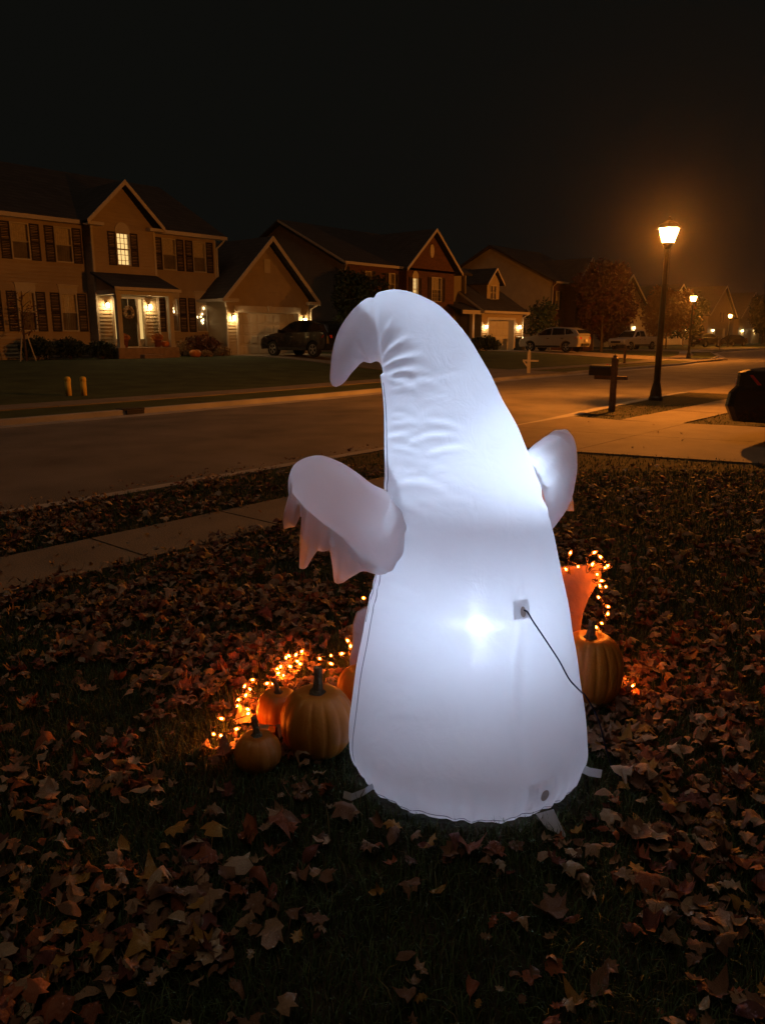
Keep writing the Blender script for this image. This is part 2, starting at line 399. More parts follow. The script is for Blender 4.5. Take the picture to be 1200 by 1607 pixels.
def board(parent, a, b, h, d, m='trim_white', name='trim', dirn=(0, -1, 0)):
    """trim board from a to b (top edge), height h downwards, depth d along dirn"""
    a = np.array(a, float); b = np.array(b, float); dz = np.array([0, 0, -h]); dv = np.array(dirn) * d
    return obj(name, MB().prism([a, b, b + dz, a + dz], dv), m, parent)
def window(parent, cx, z0, w, h, y, lit=None, header=0.0, shutters=True, muntins=False, arch=False, blind='curtain', sw=0.40, lower='blind_dark'):
    fw = 0.055; x0, x1 = cx - w / 2, cx + w / 2; z1 = z0 + h
    fr = MB()
    fr.box(x0, x0 + fw, y - .045, y + .09, z0, z1); fr.box(x1 - fw, x1, y - .045, y + .09, z0, z1)
    fr.box(x0 + fw, x1 - fw, y - .045, y + .09, z1 - fw, z1); fr.box(x0 + fw, x1 - fw, y - .06, y + .09, z0, z0 + fw)
    fr.box(x0 + fw, x1 - fw, y - .02, y + .07, z0 + h / 2 - .025, z0 + h / 2 + .025)
    W = obj('window', fr, 'trim_white', parent)
    zm = z0 + h / 2
    if muntins:
        mm = MB()
        for i in (1, 2): xx = x0 + fw + (w - 2 * fw) * i / 3; mm.box(xx - .01, xx + .01, y + .015, y + .04, z0 + fw, z1 - fw)
        for i in (1, 2, 4, 5): zz = z0 + h * i / 6; mm.box(x0 + fw, x1 - fw, y + .0165, y + .0385, zz - .01, zz + .01)
        obj('glazing_bars', mm, 'trim_white', W)
    for a, b, cm in ((zm + .025, z1 - fw, lit or blind), (z0 + fw, zm - .025, lit or lower)):
        obj('pane', MB().quad((x0 + fw, y + .045, a), (x1 - fw, y + .045, a), (x1 - fw, y + .045, b), (x0 + fw, y + .045, b)), 'window_glass', W)
        # pleated curtain or blind behind the pane
        cu = MB(); n = 14
        for i in range(n):
            xa = x0 + fw + (w - 2 * fw) * i / n; xb = x0 + fw + (w - 2 * fw) * (i + 1) / n
            ya = y + .11 + .012 * (i % 2); yb = y + .11 + .012 * ((i + 1) % 2)
            cu.quad((xa, ya, a - .03), (xb, yb, a - .03), (xb, yb, b + .03), (xa, ya, b + .03))
        obj('curtain', cu, cm, W)
    obj('reveal', MB().box(x0 + .01, x1 - .01, y + .135, y + .16, z0 + .01, z1 - .01), 'blind_dark', W)
    if header:
        hd = MB(); hd.prism([(x0 - .02, y - .05, z1 + .004), (x1 + .02, y - .05, z1 + .004), (x1 + .05, y - .05, z1 + header - .05), (x0 - .05, y - .05, z1 + header - .05)], (0, .05, 0))
        hd.box(x0 - .09, x1 + .09, y - .09, y, z1 + header - .048, z1 + header)
        obj('header', hd, 'trim_white', W)
    if arch:
        n = 14; lp = [(cx + (w / 2 + .02) * math.cos(PI * i / n), y - .04, z1 + .01 + .40 * math.sin(PI * i / n)) for i in range(n + 1)]
        obj('arch_panel', MB().prism(lp, (0, .04, 0)), 'trim_white', W)
    if shutters:
        for s in (-1, 1):
            sx = cx + s * (w / 2 + sw / 2 + .015); sh = MB()
            xa, xb = sx - sw / 2, sx + sw / 2
            sh.box(xa, xa + .05, y - .05, y - .001, z0, z1); sh.box(xb - .05, xb, y - .05, y - .001, z0, z1)
            for zz in (z0, zm - .04, z1 - .07): sh.box(xa + .05, xb - .05, y - .05, y - .001, zz, zz + .07)
            k = int((h - .2) / .06)
            for i in range(k):
                zz = z0 + .08 + i * (h - .16) / k
                sh.quad((xa + .05, y - .045, zz), (xb - .05, y - .045, zz), (xb - .05, y - .015, zz + .05), (xa + .05, y - .015, zz + .05))
            obj('shutter', sh, 'shutter_dark', parent)
    return W
def sconce(parent, x, y, z, power=14, col=WARM, s=1.0, glass='sconce_glass'):
    b = MB().box(x - .05, x + .05, y - .03, y - .003, z - .06, z + .12); b.tube([(x, y - .03, z + .08), (x, y - .09, z + .15), (x, y - .12, z + .12)], .012, 6)
    b.lathe([(.02, z + .135), (.075 * s, z + .10), (.08 * s, z + .085)], (x, y - .13, 0), 10)
    L = obj('wall_lantern', b, 'post_black', parent)
    obj('glass', MB().lathe([(.045 * s, z - .085), (.062 * s, z - .06), (.066 * s, z + .07), (.05 * s, z + .084)], (x, y - .13, 0), 10), glass, L, smooth=True)
    point_light('lantern_bulb', (x, y - .13, z), power, col, L, 0.03)
    return L
def garage_door(parent, x0, x1, y, z0, z1, cols, rows=4):
    gd = MB(); h = (z1 - z0) / rows
    for r in range(rows): gd.box(x0, x1, y, y + .05, z0 + r * h + .004, z0 + (r + 1) * h - .004)
    G = obj('garage_door', gd, 'garage_door', parent)
    w = (x1 - x0) / cols; proto = None
    for r in range(rows):
        for c in range(cols):
            a, b = x0 + c * w + .06, x0 + (c + 1) * w - .06; p, q = z0 + r * h + .07, z0 + (r + 1) * h - .07
            mb = MB(); o = .035
            mb.add([(a, y - .002, p), (b, y - .002, p), (b, y - .002, q), (a, y - .002, q), (a + o, y - .02, p + o), (b - o, y - .02, p + o), (b - o, y - .02, q - o), (a + o, y - .02, q - o)],
                   [(0, 1, 5, 4), (1, 2, 6, 5), (2, 3, 7, 6), (3, 0, 4, 7), (4, 5, 6, 7)])
            obj('panel', mb, 'garage_door', G)
    return G
def gutter(parent, path):
    return obj('downpipe', MB().tube(path, .045, 6), 'trim_white', parent)

# --- the tan house across the street
Hs = thing('house', 'two-storey tan house with lit porch, dark shutters and attached gabled garage', 'house', (19.5, 32, 0.5))
UP = (4.42, 1.42); LO = (1.62, 1.58)
lw = [11.6, 13.35, 15.15, 16.95]; rw = [22.08, 23.78]
holes = [(c - .38, c + .38, UP[0], UP[0] + UP[1]) for c in lw] + [(c - .38, c + .38, LO[0], LO[0] + LO[1]) for c in lw]
front_wall(Hs, 9.5, 17.87, 32, 0.42, 6.1, holes, 'siding_tan')
holes = [(c - .38, c + .38, UP[0], UP[0] + UP[1]) for c in rw] + [(c - .38, c + .38, LO[0], LO[0] + LO[1]) for c in rw]
front_wall(Hs, 20.83, 24.72, 32, 0.42, 6.1, holes, 'siding_tan')
for c in lw + rw:
    window(Hs, c, UP[0], .76, UP[1], 32, muntins=False); window(Hs, c, LO[0], .76, LO[1], 32, header=0.34)
# warm chandeliers glowing behind the two right-hand ground floor windows
for cx, pts in ((22.08, [(-.15, 2.95), (-.06, 2.72), (.02, 2.62), (.10, 2.70), (.0, 2.5), (.14, 2.55)]), (23.78, [(.18, 2.75), (.08, 2.45), (-.02, 2.35), (.02, 2.15), (.12, 2.2), (.08, 2.05), (-.22, 2.32)])):
    for dx, z in pts:
        obj('chandelier_glint', MB().lathe([(.008, z - .05), (.022, z - .02), (.022, z + .03), (.006, z + .06)], (cx + dx, 32.085, 0), 8), 'chandelier_glow', Hs)
# central bay with the gable
BY = 31.3
front_wall(Hs, 17.87, 20.83, BY, 0.42, 6.1, [(18.94, 19.62, 4.40, 5.78), (18.52, 20.12, 0.98, 3.12)], 'siding_tan', gable=(19.35, 7.66))
side_wall(Hs, 17.87, BY, 32.02, 0.42, 6.1, 'siding_tan')
window(Hs, 19.28, 4.40, .68, 1.38, BY, lit='lit_curtain', muntins=True, arch=True, sw=.36)
obj('corner_board', MB().box(17.80, 17.90, BY - .035, BY + .05, .5, 6.05), 'trim_white', Hs)
obj('corner_board', MB().box(20.80, 20.90, BY - .035, BY + .05, .5, 6.05), 'trim_white', Hs)
obj('corner_board', MB().box(24.66, 24.76, 31.96, 32.06, .5, 6.05), 'trim_white', Hs)
# main roof, bay roof
RY, RZ = 36.6, 8.95
slab_roof(Hs, [(8.9, 31.55, 6.14), (25.15, 31.55, 6.14), (24.9, RY, RZ), (8.9, RY, RZ)])
slab_roof(Hs, [(8.9, 41.7, 6.14), (25.15, 41.7, 6.14), (24.9, RY, RZ), (8.9, RY, RZ)])
obj('end_wall', MB().prism([(24.7, 32.03, .42), (24.7, 41.5, .42), (24.7, 41.5, 6.1), (24.7, RY, RZ - .16), (24.7, 32.03, 6.1)], (-.1, 0, 0)), 'siding_tan', Hs)
obj('end_wall', MB().prism([(9.5, 32.03, .42), (9.5, 41.5, .42), (9.5, 41.5, 6.1), (9.5, RY, RZ - .16), (9.5, 32.03, 6.1)], (.1, 0, 0)), 'siding_tan', Hs)
for a, b in ((17.5, 19.35), (21.2, 19.35)):
    slab_roof(Hs, [(a, BY - .38, 6.10), (b, BY - .38, 7.86), (b, 34.6, 7.86), (a, 34.6, 6.10)], .12)
    board(Hs, (a, BY - .382, 6.12), (b, BY - .382, 7.88), .2, .04, name='rake_trim')
for a, b in ((17.5, 18.25), (20.45, 21.2)):
    obj('cornice_return', MB().box(a, b, BY - .37, BY - .02, 5.93, 6.06), 'trim_white', Hs)
board(Hs, (8.9, 31.56, 6.13), (17.5, 31.56, 6.13), .16, .05, name='fascia'); board(Hs, (21.2, 31.56, 6.13), (25.15, 31.56, 6.13), .16, .05, name='fascia')
obj('soffit', MB().box(9, 17.5, 31.56, 32, 5.98, 6.0), 'trim_white', Hs); obj('soffit', MB().box(21.2, 25.1, 31.56, 32, 5.98, 6.0), 'trim_white', Hs)
gutter(Hs, [(25.0, 31.5, 6.0), (24.85, 31.7, 5.75), (24.8, 31.93, 5.6), (24.8, 31.93, 3.6)])
# porch
pz = 0.95
obj('porch_floor', MB().box(17.75, 20.75, 29.7, BY - .03, .35, pz), 'porch_stone', Hs, bevel=.01)
obj('step', MB().box(18.75, 19.85, 29.36, 29.7, .35, .66), 'porch_stone', Hs, bevel=.01)
for cx in (17.98, 20.5):
    c = MB().box(cx - .1, cx + .1, 29.78, 29.98, pz, 3.13); c.box(cx - .13, cx + .13, 29.75, 30.01, pz, pz + .1); c.box(cx - .13, cx + .13, 29.75, 30.01, 2.98, 3.10)
    obj('porch_column', c, 'trim_white', Hs)
obj('porch_beam', MB().box(17.85, 20.63, 29.80, 29.96, 3.12, 3.32), 'trim_white', Hs)
for cx in (17.91, 20.57): obj('porch_beam', MB().box(cx - .06, cx + .06, 29.97, BY - .02, 3.125, 3.315), 'trim_white', Hs)
obj('porch_ceiling', MB().box(17.98, 20.5, 29.97, BY - .02, 3.24, 3.27), 'trim_white', Hs)
slab_roof(Hs, [(17.65, 29.5, 3.40), (20.85, 29.5, 3.40), (20.85, BY, 4.08), (17.65, BY, 4.08)], .09, name='porch_roof')
board(Hs, (17.65, 29.50, 3.41), (20.85, 29.50, 3.41), .13, .05, name='fascia')
for cx in (17.86, 20.62): obj('porch_gable', MB().prism([(cx, 29.75, 3.32), (cx, BY - .02, 3.32), (cx, BY - .02, 3.97)], (.06, 0, 0)), 'siding_tan', Hs)
d = MB(); y = BY
obj('entry_surround', MB().box(18.50, 18.60, y - .06, y + .1, .98, 3.12).box(18.84, 18.93, y - .06, y + .1, .98, 3.04).box(19.71, 19.80, y - .06, y + .1, .98, 3.04).box(20.04, 20.14, y - .06, y + .1, .98, 3.12).box(18.60, 20.04, y - .058, y + .1, 3.03, 3.12), 'trim_white', Hs)
D = obj('front_door', MB().box(18.93, 19.71, y + .03, y + .08, .98, 3.03), 'door_dark', Hs)
for zz, hh in ((1.1, .5), (1.75, .6), (2.5, .42)):
    for xx in (19.0, 19.36): obj('door_panel', MB().box(xx, xx + .28, y + .012, y + .03, zz, zz + hh), 'door_dark', D, bevel=.008)
obj('handle', MB().lathe([(.012, 0), (.03, .02), (.03, .05), (.01, .07)], (19.66, y - .04, 2.0), 8, 'y'), 'chrome', D)
for a, b in ((18.60, 18.84), (19.80, 20.04)):
    S_ = obj('sidelight', MB().box(a, b, y + .03, y + .06, .98, 1.3), 'trim_white', Hs)
    obj('pane', MB().box(a + .02, b - .02, y + .035, y + .05, 1.3, 3.02), 'lit_sidelight', S_)
sconce(Hs, 18.26, BY - .035, 2.72, 13); sconce(Hs, 20.34, BY - .035, 2.70, 13)
# attached garage
GY = 30.5
front_wall(Hs, 24.1, 29.55, GY, 0.42, 3.28, [(24.75, 28.75, .42, 2.55)], 'siding_tan', gable=(26.83, 5.9), name='garage_wall')
side_wall(Hs, 24.1, GY, 32.02, 0.42, 3.28, 'siding_tan', name='garage_side_wall')
obj('garage_end_wall', MB().prism([(29.53, GY + .03, .42), (29.53, 37, .42), (29.53, 37, 3.28), (29.53, GY + .03, 3.28)], (-.1, 0, 0)), 'siding_tan', Hs)
for a, b in ((23.65, 26.83), (30.0, 26.83)):
    za = 6.08 - 0.71 * abs(a - b) - .08 if False else 3.18
    slab_roof(Hs, [(a, GY - .4, za), (b, GY - .4, 6.22), (b, 38, 6.22), (a, 38, za)], .13, name='garage_roof')
    board(Hs, (a, GY - .402, za + .02), (b, GY - .402, 6.24), .24, .04, name='rake_trim')
for a, b in ((23.6, 24.55), (29.35, 30.05)): obj('cornice_return', MB().box(a, b, GY - .42, GY - .02, 3.02, 3.17), 'trim_white', Hs)
obj('gutter', MB().box(23.58, 23.67, GY - .4, 33, 3.03, 3.15), 'trim_white', Hs)
gutter(Hs, [(23.75, GY - .35, 3.02), (24.0, GY - .08, 2.8), (24.03, GY - .07, 2.7), (24.03, GY - .07, .6)])
gutter(Hs, [(29.95, GY - .3, 3.02), (29.65, GY - .07, 2.8), (29.62, GY - .07, .6)])
obj('garage_trim', MB().box(24.63, 24.75, GY - .05, GY + .34, .45, 2.55).box(28.75, 28.87, GY - .05, GY + .34, .45, 2.55).box(24.63, 28.87, GY - .06, GY + .34, 2.552, 2.62), 'trim_white', Hs)
obj('garage_header', MB().box(24.55, 28.95, GY - .09, GY - .012, 2.625, 2.86), 'trim_white', Hs)
obj('keystone', MB().prism([(26.68, GY - .13, 2.62), (26.82, GY - .13, 2.62), (26.86, GY - .13, 2.9), (26.64, GY - .13, 2.9)], (0, .05, 0)), 'trim_white', Hs)
garage_door(Hs, 24.75, 28.75, GY + .3, .46, 2.55, 8)
obj('gable_vent', MB().box(26.55, 26.92, GY - .04, GY - .002, 4.5, 5.15), 'trim_white', Hs)
sconce(Hs, 24.42, GY - .035, 2.28, 20); sconce(Hs, 29.15, GY - .035, 2.24, 20)

# --- the brick-fronted house next to it
B = thing('house', 'brick-fronted house with dormer over its lit single garage', 'house', (42, 32, 0.4))
Y2 = 32
side_wall(B, 34.0, Y2, 42.5, .3, 5.55, 'siding_grey', gable=(37.2, 8.2))
front_wall(B, 34.0, 39.2, Y2, .3, 5.6, [(35.72, 36.28, 3.9, 5.2), (37.9, 38.5, 3.9, 5.2)], 'brick_red', lap=0)
window(B, 36.0, 3.9, .56, 1.3, Y2, shutters=True, sw=.3); window(B, 38.2, 3.9, .6, 1.3, Y2, shutters=True, sw=.3)
front_wall(B, 39.2, 44.3, Y2 - .4, .3, 5.6, [(39.75, 40.35, 3.6, 5.02), (41.75, 42.85, 3.6, 5.15)], 'brick_red', gable=(41.75, 7.9), lap=0)
obj('bay_return', MB().box(39.2, 39.3, Y2 - .39, Y2 + .02, .3, 5.6), 'brick_red', B)
window(B, 40.05, 3.6, .6, 1.42, Y2 - .4, lit='lit_curtain', muntins=True, arch=True, sw=.3)
window(B, 42.3, 3.6, 1.1, 1.55, Y2 - .4, shutters=True, sw=.36, muntins=True)
n = 16; obj('oval_vent', MB().prism([(41.75 + .22 * math.cos(2 * PI * i / n), Y2 - .45, 6.75 + .42 * math.sin(2 * PI * i / n)) for i in range(n)], (0, .05, 0)), 'trim_white', B)
slab_roof(B, [(33.6, Y2 - .4, 5.6), (46.5, Y2 - .4, 5.6), (46.5, 37.2, 8.35), (33.6, 37.2, 8.35)]); slab_roof(B, [(33.6, 42.8, 5.5), (46.5, 42.8, 5.5), (46.5, 37.2, 8.35), (33.6, 37.2, 8.35)])
obj('end_wall', MB().prism([(46.3, Y2, .3), (46.3, 42.5, .3), (46.3, 42.5, 5.5), (46.3, 37.2, 8.1), (46.3, Y2, 5.5)], (-.1, 0, 0)), 'siding_grey', B)
board(B, (33.6, Y2 - .41, 5.6), (39, Y2 - .41, 5.6), .15, .04, name='fascia')
for a in (38.75, 44.75):
    slab_roof(B, [(a, Y2 - .8, 5.5), (41.75, Y2 - .8, 8.1), (41.75, 37, 8.1), (a, 37, 5.5)], .12)
    board(B, (a, Y2 - .805, 5.52), (41.75, Y2 - .805, 8.12), .2, .04, name='rake_trim')
obj('rake_trim', MB().prism([(33.58, Y2 - .4, 5.46), (33.58, 37.2, 8.2), (33.58, 37.2, 8.34), (33.58, Y2 - .4, 5.6)], (-.03, 0, 0)), 'siding_beige', B)
gutter(B, [(33.8, Y2 - .35, 5.45), (33.93, Y2 - .07, 5.2), (33.93, Y2 - .07, .5)])
front_wall(B, 44.3, 46.3, Y2 + .3, .3, 5.6, [], 'siding_grey')
# entry roof and posts between the gable and the garage
slab_roof(B, [(43.6, Y2 - 1.6, 3.1), (46.2, Y2 - 1.6, 3.1), (46.2, Y2 + .2, 3.7), (43.6, Y2 + .2, 3.7)], .1, name='entry_roof'); board(B, (43.6, Y2 - 1.61, 3.1), (46.2, Y2 - 1.61, 3.1), .25, .06, name='entry_beam')
obj('entry_post', MB().box(45.0, 45.25, Y2 - 1.5, Y2 - 1.25, .3, 2.86), 'trim_white', B)
# garage wing
G2 = 30.5; gx0, gx1 = 46.1, 51.5
front_wall(B, gx0, gx1, G2, .25, 3.05, [(47.0, 50.35, .25, 2.5)], 'siding_tan', name='garage_wall')
side_wall(B, gx0, G2, 40.5, .25, 3.05, 'siding_grey', gable=(35.5, 6.3), name='garage_side_wall')
obj('garage_end_wall', MB().prism([(gx1, G2 + .02, .25), (gx1, 40.4, .25), (gx1, 40.4, 3.05), (gx1, 35.5, 6.25), (gx1, G2 + .02, 3.05)], (-.08, 0, 0)), 'siding_grey', B)
slab_roof(B, [(gx0 - .3, G2 - .4, 3.08), (gx1 + .35, G2 - .4, 3.08), (gx1 + .35, 35.5, 6.45), (gx0 - .3, 35.5, 6.45)], .12, name='garage_roof'); slab_roof(B, [(gx0 - .3, 40.8, 3.0), (gx1 + .35, 40.8, 3.0), (gx1 + .35, 35.5, 6.45), (gx0 - .3, 35.5, 6.45)], .12, name='garage_roof')
board(B, (gx0 - .3, G2 - .41, 3.1), (gx1 + .35, G2 - .41, 3.1), .17, .05, name='fascia')
obj('rake_trim', MB().prism([(gx0 - .31, G2 - .4, 2.93), (gx0 - .31, 35.5, 6.3), (gx0 - .31, 35.5, 6.46), (gx0 - .31, G2 - .4, 3.09)], (-.03, 0, 0)), 'siding_beige', B)
gutter(B, [(gx1 + .3, G2 - .38, 2.95), (gx1 + .06, G2 - .06, 2.7), (gx1 + .05, G2 - .06, .5)])
obj('garage_trim', MB().box(46.88, 47.0, G2 - .04, G2 + .5, .3, 2.5).box(50.35, 50.47, G2 - .04, G2 + .5, .3, 2.5).box(46.8, 50.55, G2 - .06, G2 + .5, 2.502, 2.68), 'trim_white', B)
garage_door(B, 47.0, 50.35, G2 + .45, .3, 2.5, 4)
sconce(B, 46.5, G2 - .035, 2.02, 13, s=1.3); sconce(B, 51.0, G2 - .035, 2.02, 13, s=1.3)
# dormer
dy = 31.6; dx0, dx1 = 48.35, 49.95
front_wall(B, dx0, dx1, dy, 3.6, 5.15, [(48.75, 49.55, 3.95, 4.95)], 'siding_beige', gable=(49.15, 6.0), name='dormer_wall')
side_wall(B, dx0, dy, 35.0, 3.5, 5.15, 'siding_grey', name='dormer_side')
for a in (dx0 - .3, dx1 + .3):
    slab_roof(B, [(a, dy - .3, 5.05), (49.15, dy - .3, 6.15), (49.15, 35.6, 6.15), (a, 35.6, 5.05)], .09, name='dormer_roof'); board(B, (a, dy - .305, 5.07), (49.15, dy - .305, 6.17), .16, .04, name='rake_trim')
for c in (48.95, 49.36): window(B, c, 3.95, .38, 1.0, dy, shutters=False, blind='blind_dark')

# --- the beige gable-ended house behind the maple
C = thing('house', 'beige house with broad blank gable end and narrow brick front', 'house', (61.5, 32, 0.05))
front_wall(C, 58.7, 64.5, 32, -.1, 5.75, [(59.2, 59.85, 3.5, 5.0), (59.2, 59.85, .9, 2.5)], 'brick_red', lap=0)
side_wall(C, 58.7, 32, 44.2, -.1, 5.75, 'siding_beige', gable=(38.0, 8.75))
window(C, 59.52, 3.5, .65, 1.5, 32, shutters=True, sw=.28); window(C, 59.52, .9, .65, 1.6, 32, shutters=True, sw=.28)
slab_roof(C, [(58.3, 31.5, 5.7), (67, 31.5, 5.7), (67, 38, 8.95), (58.3, 38, 8.95)]); slab_roof(C, [(58.3, 44.6, 5.6), (67, 44.6, 5.6), (67, 38, 8.95), (58.3, 38, 8.95)])
front_wall(C, 60.9, 64.5, 31.0, -.1, 5.7, [], 'brick_red', gable=(62.7, 7.5), lap=0, name='front_gable'); side_wall(C, 60.9, 31.0, 32, -.1, 5.7, 'brick_red', lap=0)
for a in (60.4, 65.0):
    slab_roof(C, [(a, 30.6, 5.65), (62.7, 30.6, 7.75), (62.7, 37, 7.75), (a, 37, 5.65)], .12); board(C, (a, 30.595, 5.67), (62.7, 30.595, 7.77), .22, .05, name='rake_trim')
board(C, (58.3, 31.49, 5.7), (60.5, 31.49, 5.7), .15, .05, name='fascia')
gutter(C, [(58.5, 31.5, 5.6), (58.62, 31.94, 5.3), (58.62, 31.94, 0.1)])
obj('end_wall', MB().box(64.4, 66.8, 32, 44.2, -.1, 5.7), 'siding_beige', C)

# --- far houses at the bend
def far_house(x0, x1, y, zb, eave, peak, gx0, gx1, label, mt, lamps, door_lit=False, chim=None):
    h = thing('house', label, 'house', ((x0 + x1) / 2, y, zb))
    px = (x0 + x1) / 2
    front_wall(h, x0, x1, y, zb, eave, [(gx0, gx1, zb, zb + 2.3)], mt, gable=(px, peak), pitch=.2, lap=.02)
    obj('side_wall', MB().box(x0, x0 + .1, y + .03, y + 10, zb, eave), mt, h); obj('side_wall', MB().box(x1 - .1, x1, y + .03, y + 10, zb, eave), mt, h)
    for a in (x0 - .4, x1 + .4):
        slab_roof(h, [(a, y - .4, eave - .1), (px, y - .4, peak + .15), (px, y + 10, peak + .15), (a, y + 10, eave - .1)], .15); board(h, (a, y - .41, eave - .08), (px, y - .41, peak + .17), .22, .05, name='rake_trim')
    garage_door(h, gx0, gx1, y + .25, zb, zb + 2.3, 4)
    obj('garage_trim', MB().box(gx0 - .12, gx0, y - .05, y + .3, zb, zb + 2.3).box(gx1, gx1 + .12, y - .05, y + .3, zb, zb + 2.3).box(gx0 - .12, gx1 + .12, y - .05, y + .3, zb + 2.302, zb + 2.5), 'trim_white', h)
    for lx, lz, pw in lamps: sconce(h, lx, y - .02, lz, pw, s=1.6)
    wx = x1 - 1.4 if gx0 - x0 < x1 - gx1 else x0 + 1.4
    if eave > 4: window(h, px, zb + 3.4, .9, 1.4, y - .02, sw=.35)
    return h
far_house(77.5, 88, 36, .2, 4.2, 7.6, 79.2, 83.8, 'dim gabled house behind the parked white pickup', 'siding_beige', [(78.4, 2.1, 12), (84.6, 2.2, 12)])
far_house(103.5, 114, 40, .1, 4.4, 8.0, 106.2, 111.0, 'gabled house whose lit garage shows left of the dark round tree', 'siding_beige', [(105.4, 2.2, 40), (111.6, 2.2, 40)])
far_house(121, 133, 40, 0, 4.4, 8.6, 124.5, 129.0, 'gabled house at the bend behind the dark sedan', 'siding_tan', [(123.2, 2.1, 10)])
far_house(136, 148, 40, 0, 4.2, 8.2, 138.8, 144.0, 'house with two bright garage lanterns at the right edge', 'siding_beige', [(137.9, 2.1, 50), (144.9, 2.1, 50)])
far_house(92, 102, 52, 0, 5.2, 9.4, 94, 98, 'dark distant house roof between the street trees', 'siding_grey', [])

# ------------------------------------------------------------------ street lamps
def street_lamp(x, y, label, power, z=0.0):
    t = thing('street_lamp', label, 'street lamp', (x, y, z), 0.3, 'street lamps along the road')
    def part(n, mb, m, **k): return obj(n, mb, m, t, local=True, **k)
    part('base', MB().lathe([(.16, -.05), (.16, .06), (.135, .10), (.125, .22), (.095, .34), (.085, .40)], n=12), 'post_black', smooth=False)
    part('post', MB().lathe([(.078, .38), (.066, 1.8), (.052, 3.2), (.052, 3.42)], n=12), 'post_black', smooth=True)
    part('collar', MB().lathe([(.055, 3.36), (.085, 3.40), (.085, 3.43), (.12, 3.47), (.12, 3.50)], n=12), 'post_black')
    head = MB(); z0, z1, a, b = 3.50, 3.80, .12, .205
    for sx, sy in ((1, 1), (1, -1), (-1, -1), (-1, 1)):
        head.tube([(a * sx, a * sy, z0), (b * sx, b * sy, z1)], .011, 6)
    head.lathe([(.275, z1 - .005), (.275, z1 + .015), (.19, z1 + .10), (.09, z1 + .15), (.05, z1 + .17), (.03, z1 + .24), (.005, z1 + .26)], n=4)
    cage = part('lantern_head', head, 'post_black')
    for i in range(4):
        q = i * PI / 2
        def rot(p): return (p[0] * math.cos(q) - p[1] * math.sin(q), p[0] * math.sin(q) + p[1] * math.cos(q), p[2])
        o = obj('glass_pane', MB().quad(rot((a, -a, z0 + .005)), rot((a, a, z0 + .005)), rot((b, b, z1 - .005)), rot((b, -b, z1 - .005))), 'street_glass', cage, local=True)
    l = bpy.data.lights.new('lamp_bulb', 'POINT'); l.energy = power; l.color = AMBER; l.shadow_soft_size = .06
    lo = bpy.data.objects.new('lamp_bulb', l); COL.objects.link(lo); lo.parent = cage; lo.location = (0, 0, 3.66)
    return t
LP = 2400
street_lamp(17.9, 6.95, 'nearest tall street lamp on the grass strip beside the mailbox', LP)
street_lamp(50.2, 17.6, 'middle street lamp standing on the far verge', LP)
street_lamp(101.0, 30.8, 'farthest street lamp, small, in front of the gabled houses', LP)

# ------------------------------------------------------------------ mailboxes and small street things
def mailbox(x, y, z, hpost, dirn, label, mpost, mbox, box_z, arm=True):
    t = thing('mailbox', label, 'mailbox', (x, y, z))
    p = MB().box(x - .05, x + .05, y - .05, y + .05, z - .05, z + hpost - .1)
    p.lathe([(.07, z + hpost - .10), (.07, z + hpost - .08), (.035, z + hpost - .06), (.045, z + hpost - .03), (.01, z + hpost)], (x, y, 0), 8)
    obj('post', p, mpost, t, bevel=.006)
    if arm:
        a = MB().box(x - .04, x + .04, y - .26 * dirn, y + .40 * dirn, z + box_z - .09, z + box_z - .02) if dirn > 0 else MB().box(x - .04, x + .04, y - .40, y + .26, z + box_z - .09, z + box_z - .02)
        if not mbox: a.prism([(x - .035, y - .05 * dirn, z + box_z - .32), (x - .035, y - .05 * dirn, z + box_z - .24), (x - .035, y - .20 * dirn, z + box_z - .09), (x - .035, y - .26 * dirn, z + box_z - .09)], (.07, 0, 0))
        obj('arm', a, mpost, t)
    if mbox:
        n = 8; w = .09; y0 = y + .06 * dirn; L = .42 * dirn
        lp = [(x - w, y0, z + box_z - .015), (x + w, y0, z + box_z - .015)] + [(x + w * math.cos(PI * i / n), y0, z + box_z + .11 + .08 * math.sin(PI * i / n)) for i in range(n + 1)]
        b = obj('box', MB().prism(lp, (0, L, 0)), mbox, t)
        obj('door', MB().prism([(q[0] * 1.0, q[1] + L + .004 * dirn, q[2]) for q in lp], (0, .012 * dirn, 0)), mbox, b)
        obj('flag', MB().box(x + .092, x + .098, y + .2 * dirn - .02, y + .2 * dirn + .02, z + box_z + .02, z + box_z + .2), 'tail_red', b)
    return t
mailbox(14.65, 6.55, 0, 1.12, 1, 'brown wooden post with black mailbox near the nearest street lamp', 'wood_brown', 'mailbox_black', .72)
mailbox(27.2, 15.72, 0, .92, -1, 'pale wooden mailbox post with bare arm across the street', 'wood_white', None, .55)
mailbox(39.4, 18.0 - .9, 0, 1.0, 1, 'dark mailbox on a reddish post on the far verge', 'wood_brown', 'mailbox_black', .80)
mailbox(81.5, 25.6, 0, 1.05, -1, 'distant mailbox post at the bend beyond the middle lamp', 'wood_brown', 'mailbox_black', .72)
for i, (x, y, lb) in enumerate(((9.62, 18.55, 'left one of two short yellow marker posts on the lawn'), (9.92, 18.35, 'right one of two short yellow marker posts on the lawn'))):
    z = far_h(x, y); t = thing('marker_post', lb, 'marker post', (x, y, z), 0, 'yellow marker posts')
    obj('tube', MB().lathe([(.07, z - .05), (.072, z + .38)], (x, y, 0), 14), 'yellow_plastic', t, smooth=True)
    obj('cap', MB().lathe([(.078, z + .36), (.078, z + .42), (.06, z + .46), (.01, z + .475)], (x, y, 0), 14), 'yellow_plastic', t)
t = thing('trash_bin', 'dark wheeled bin beside the single garage', 'bin', (50.0, 29.6, .34))
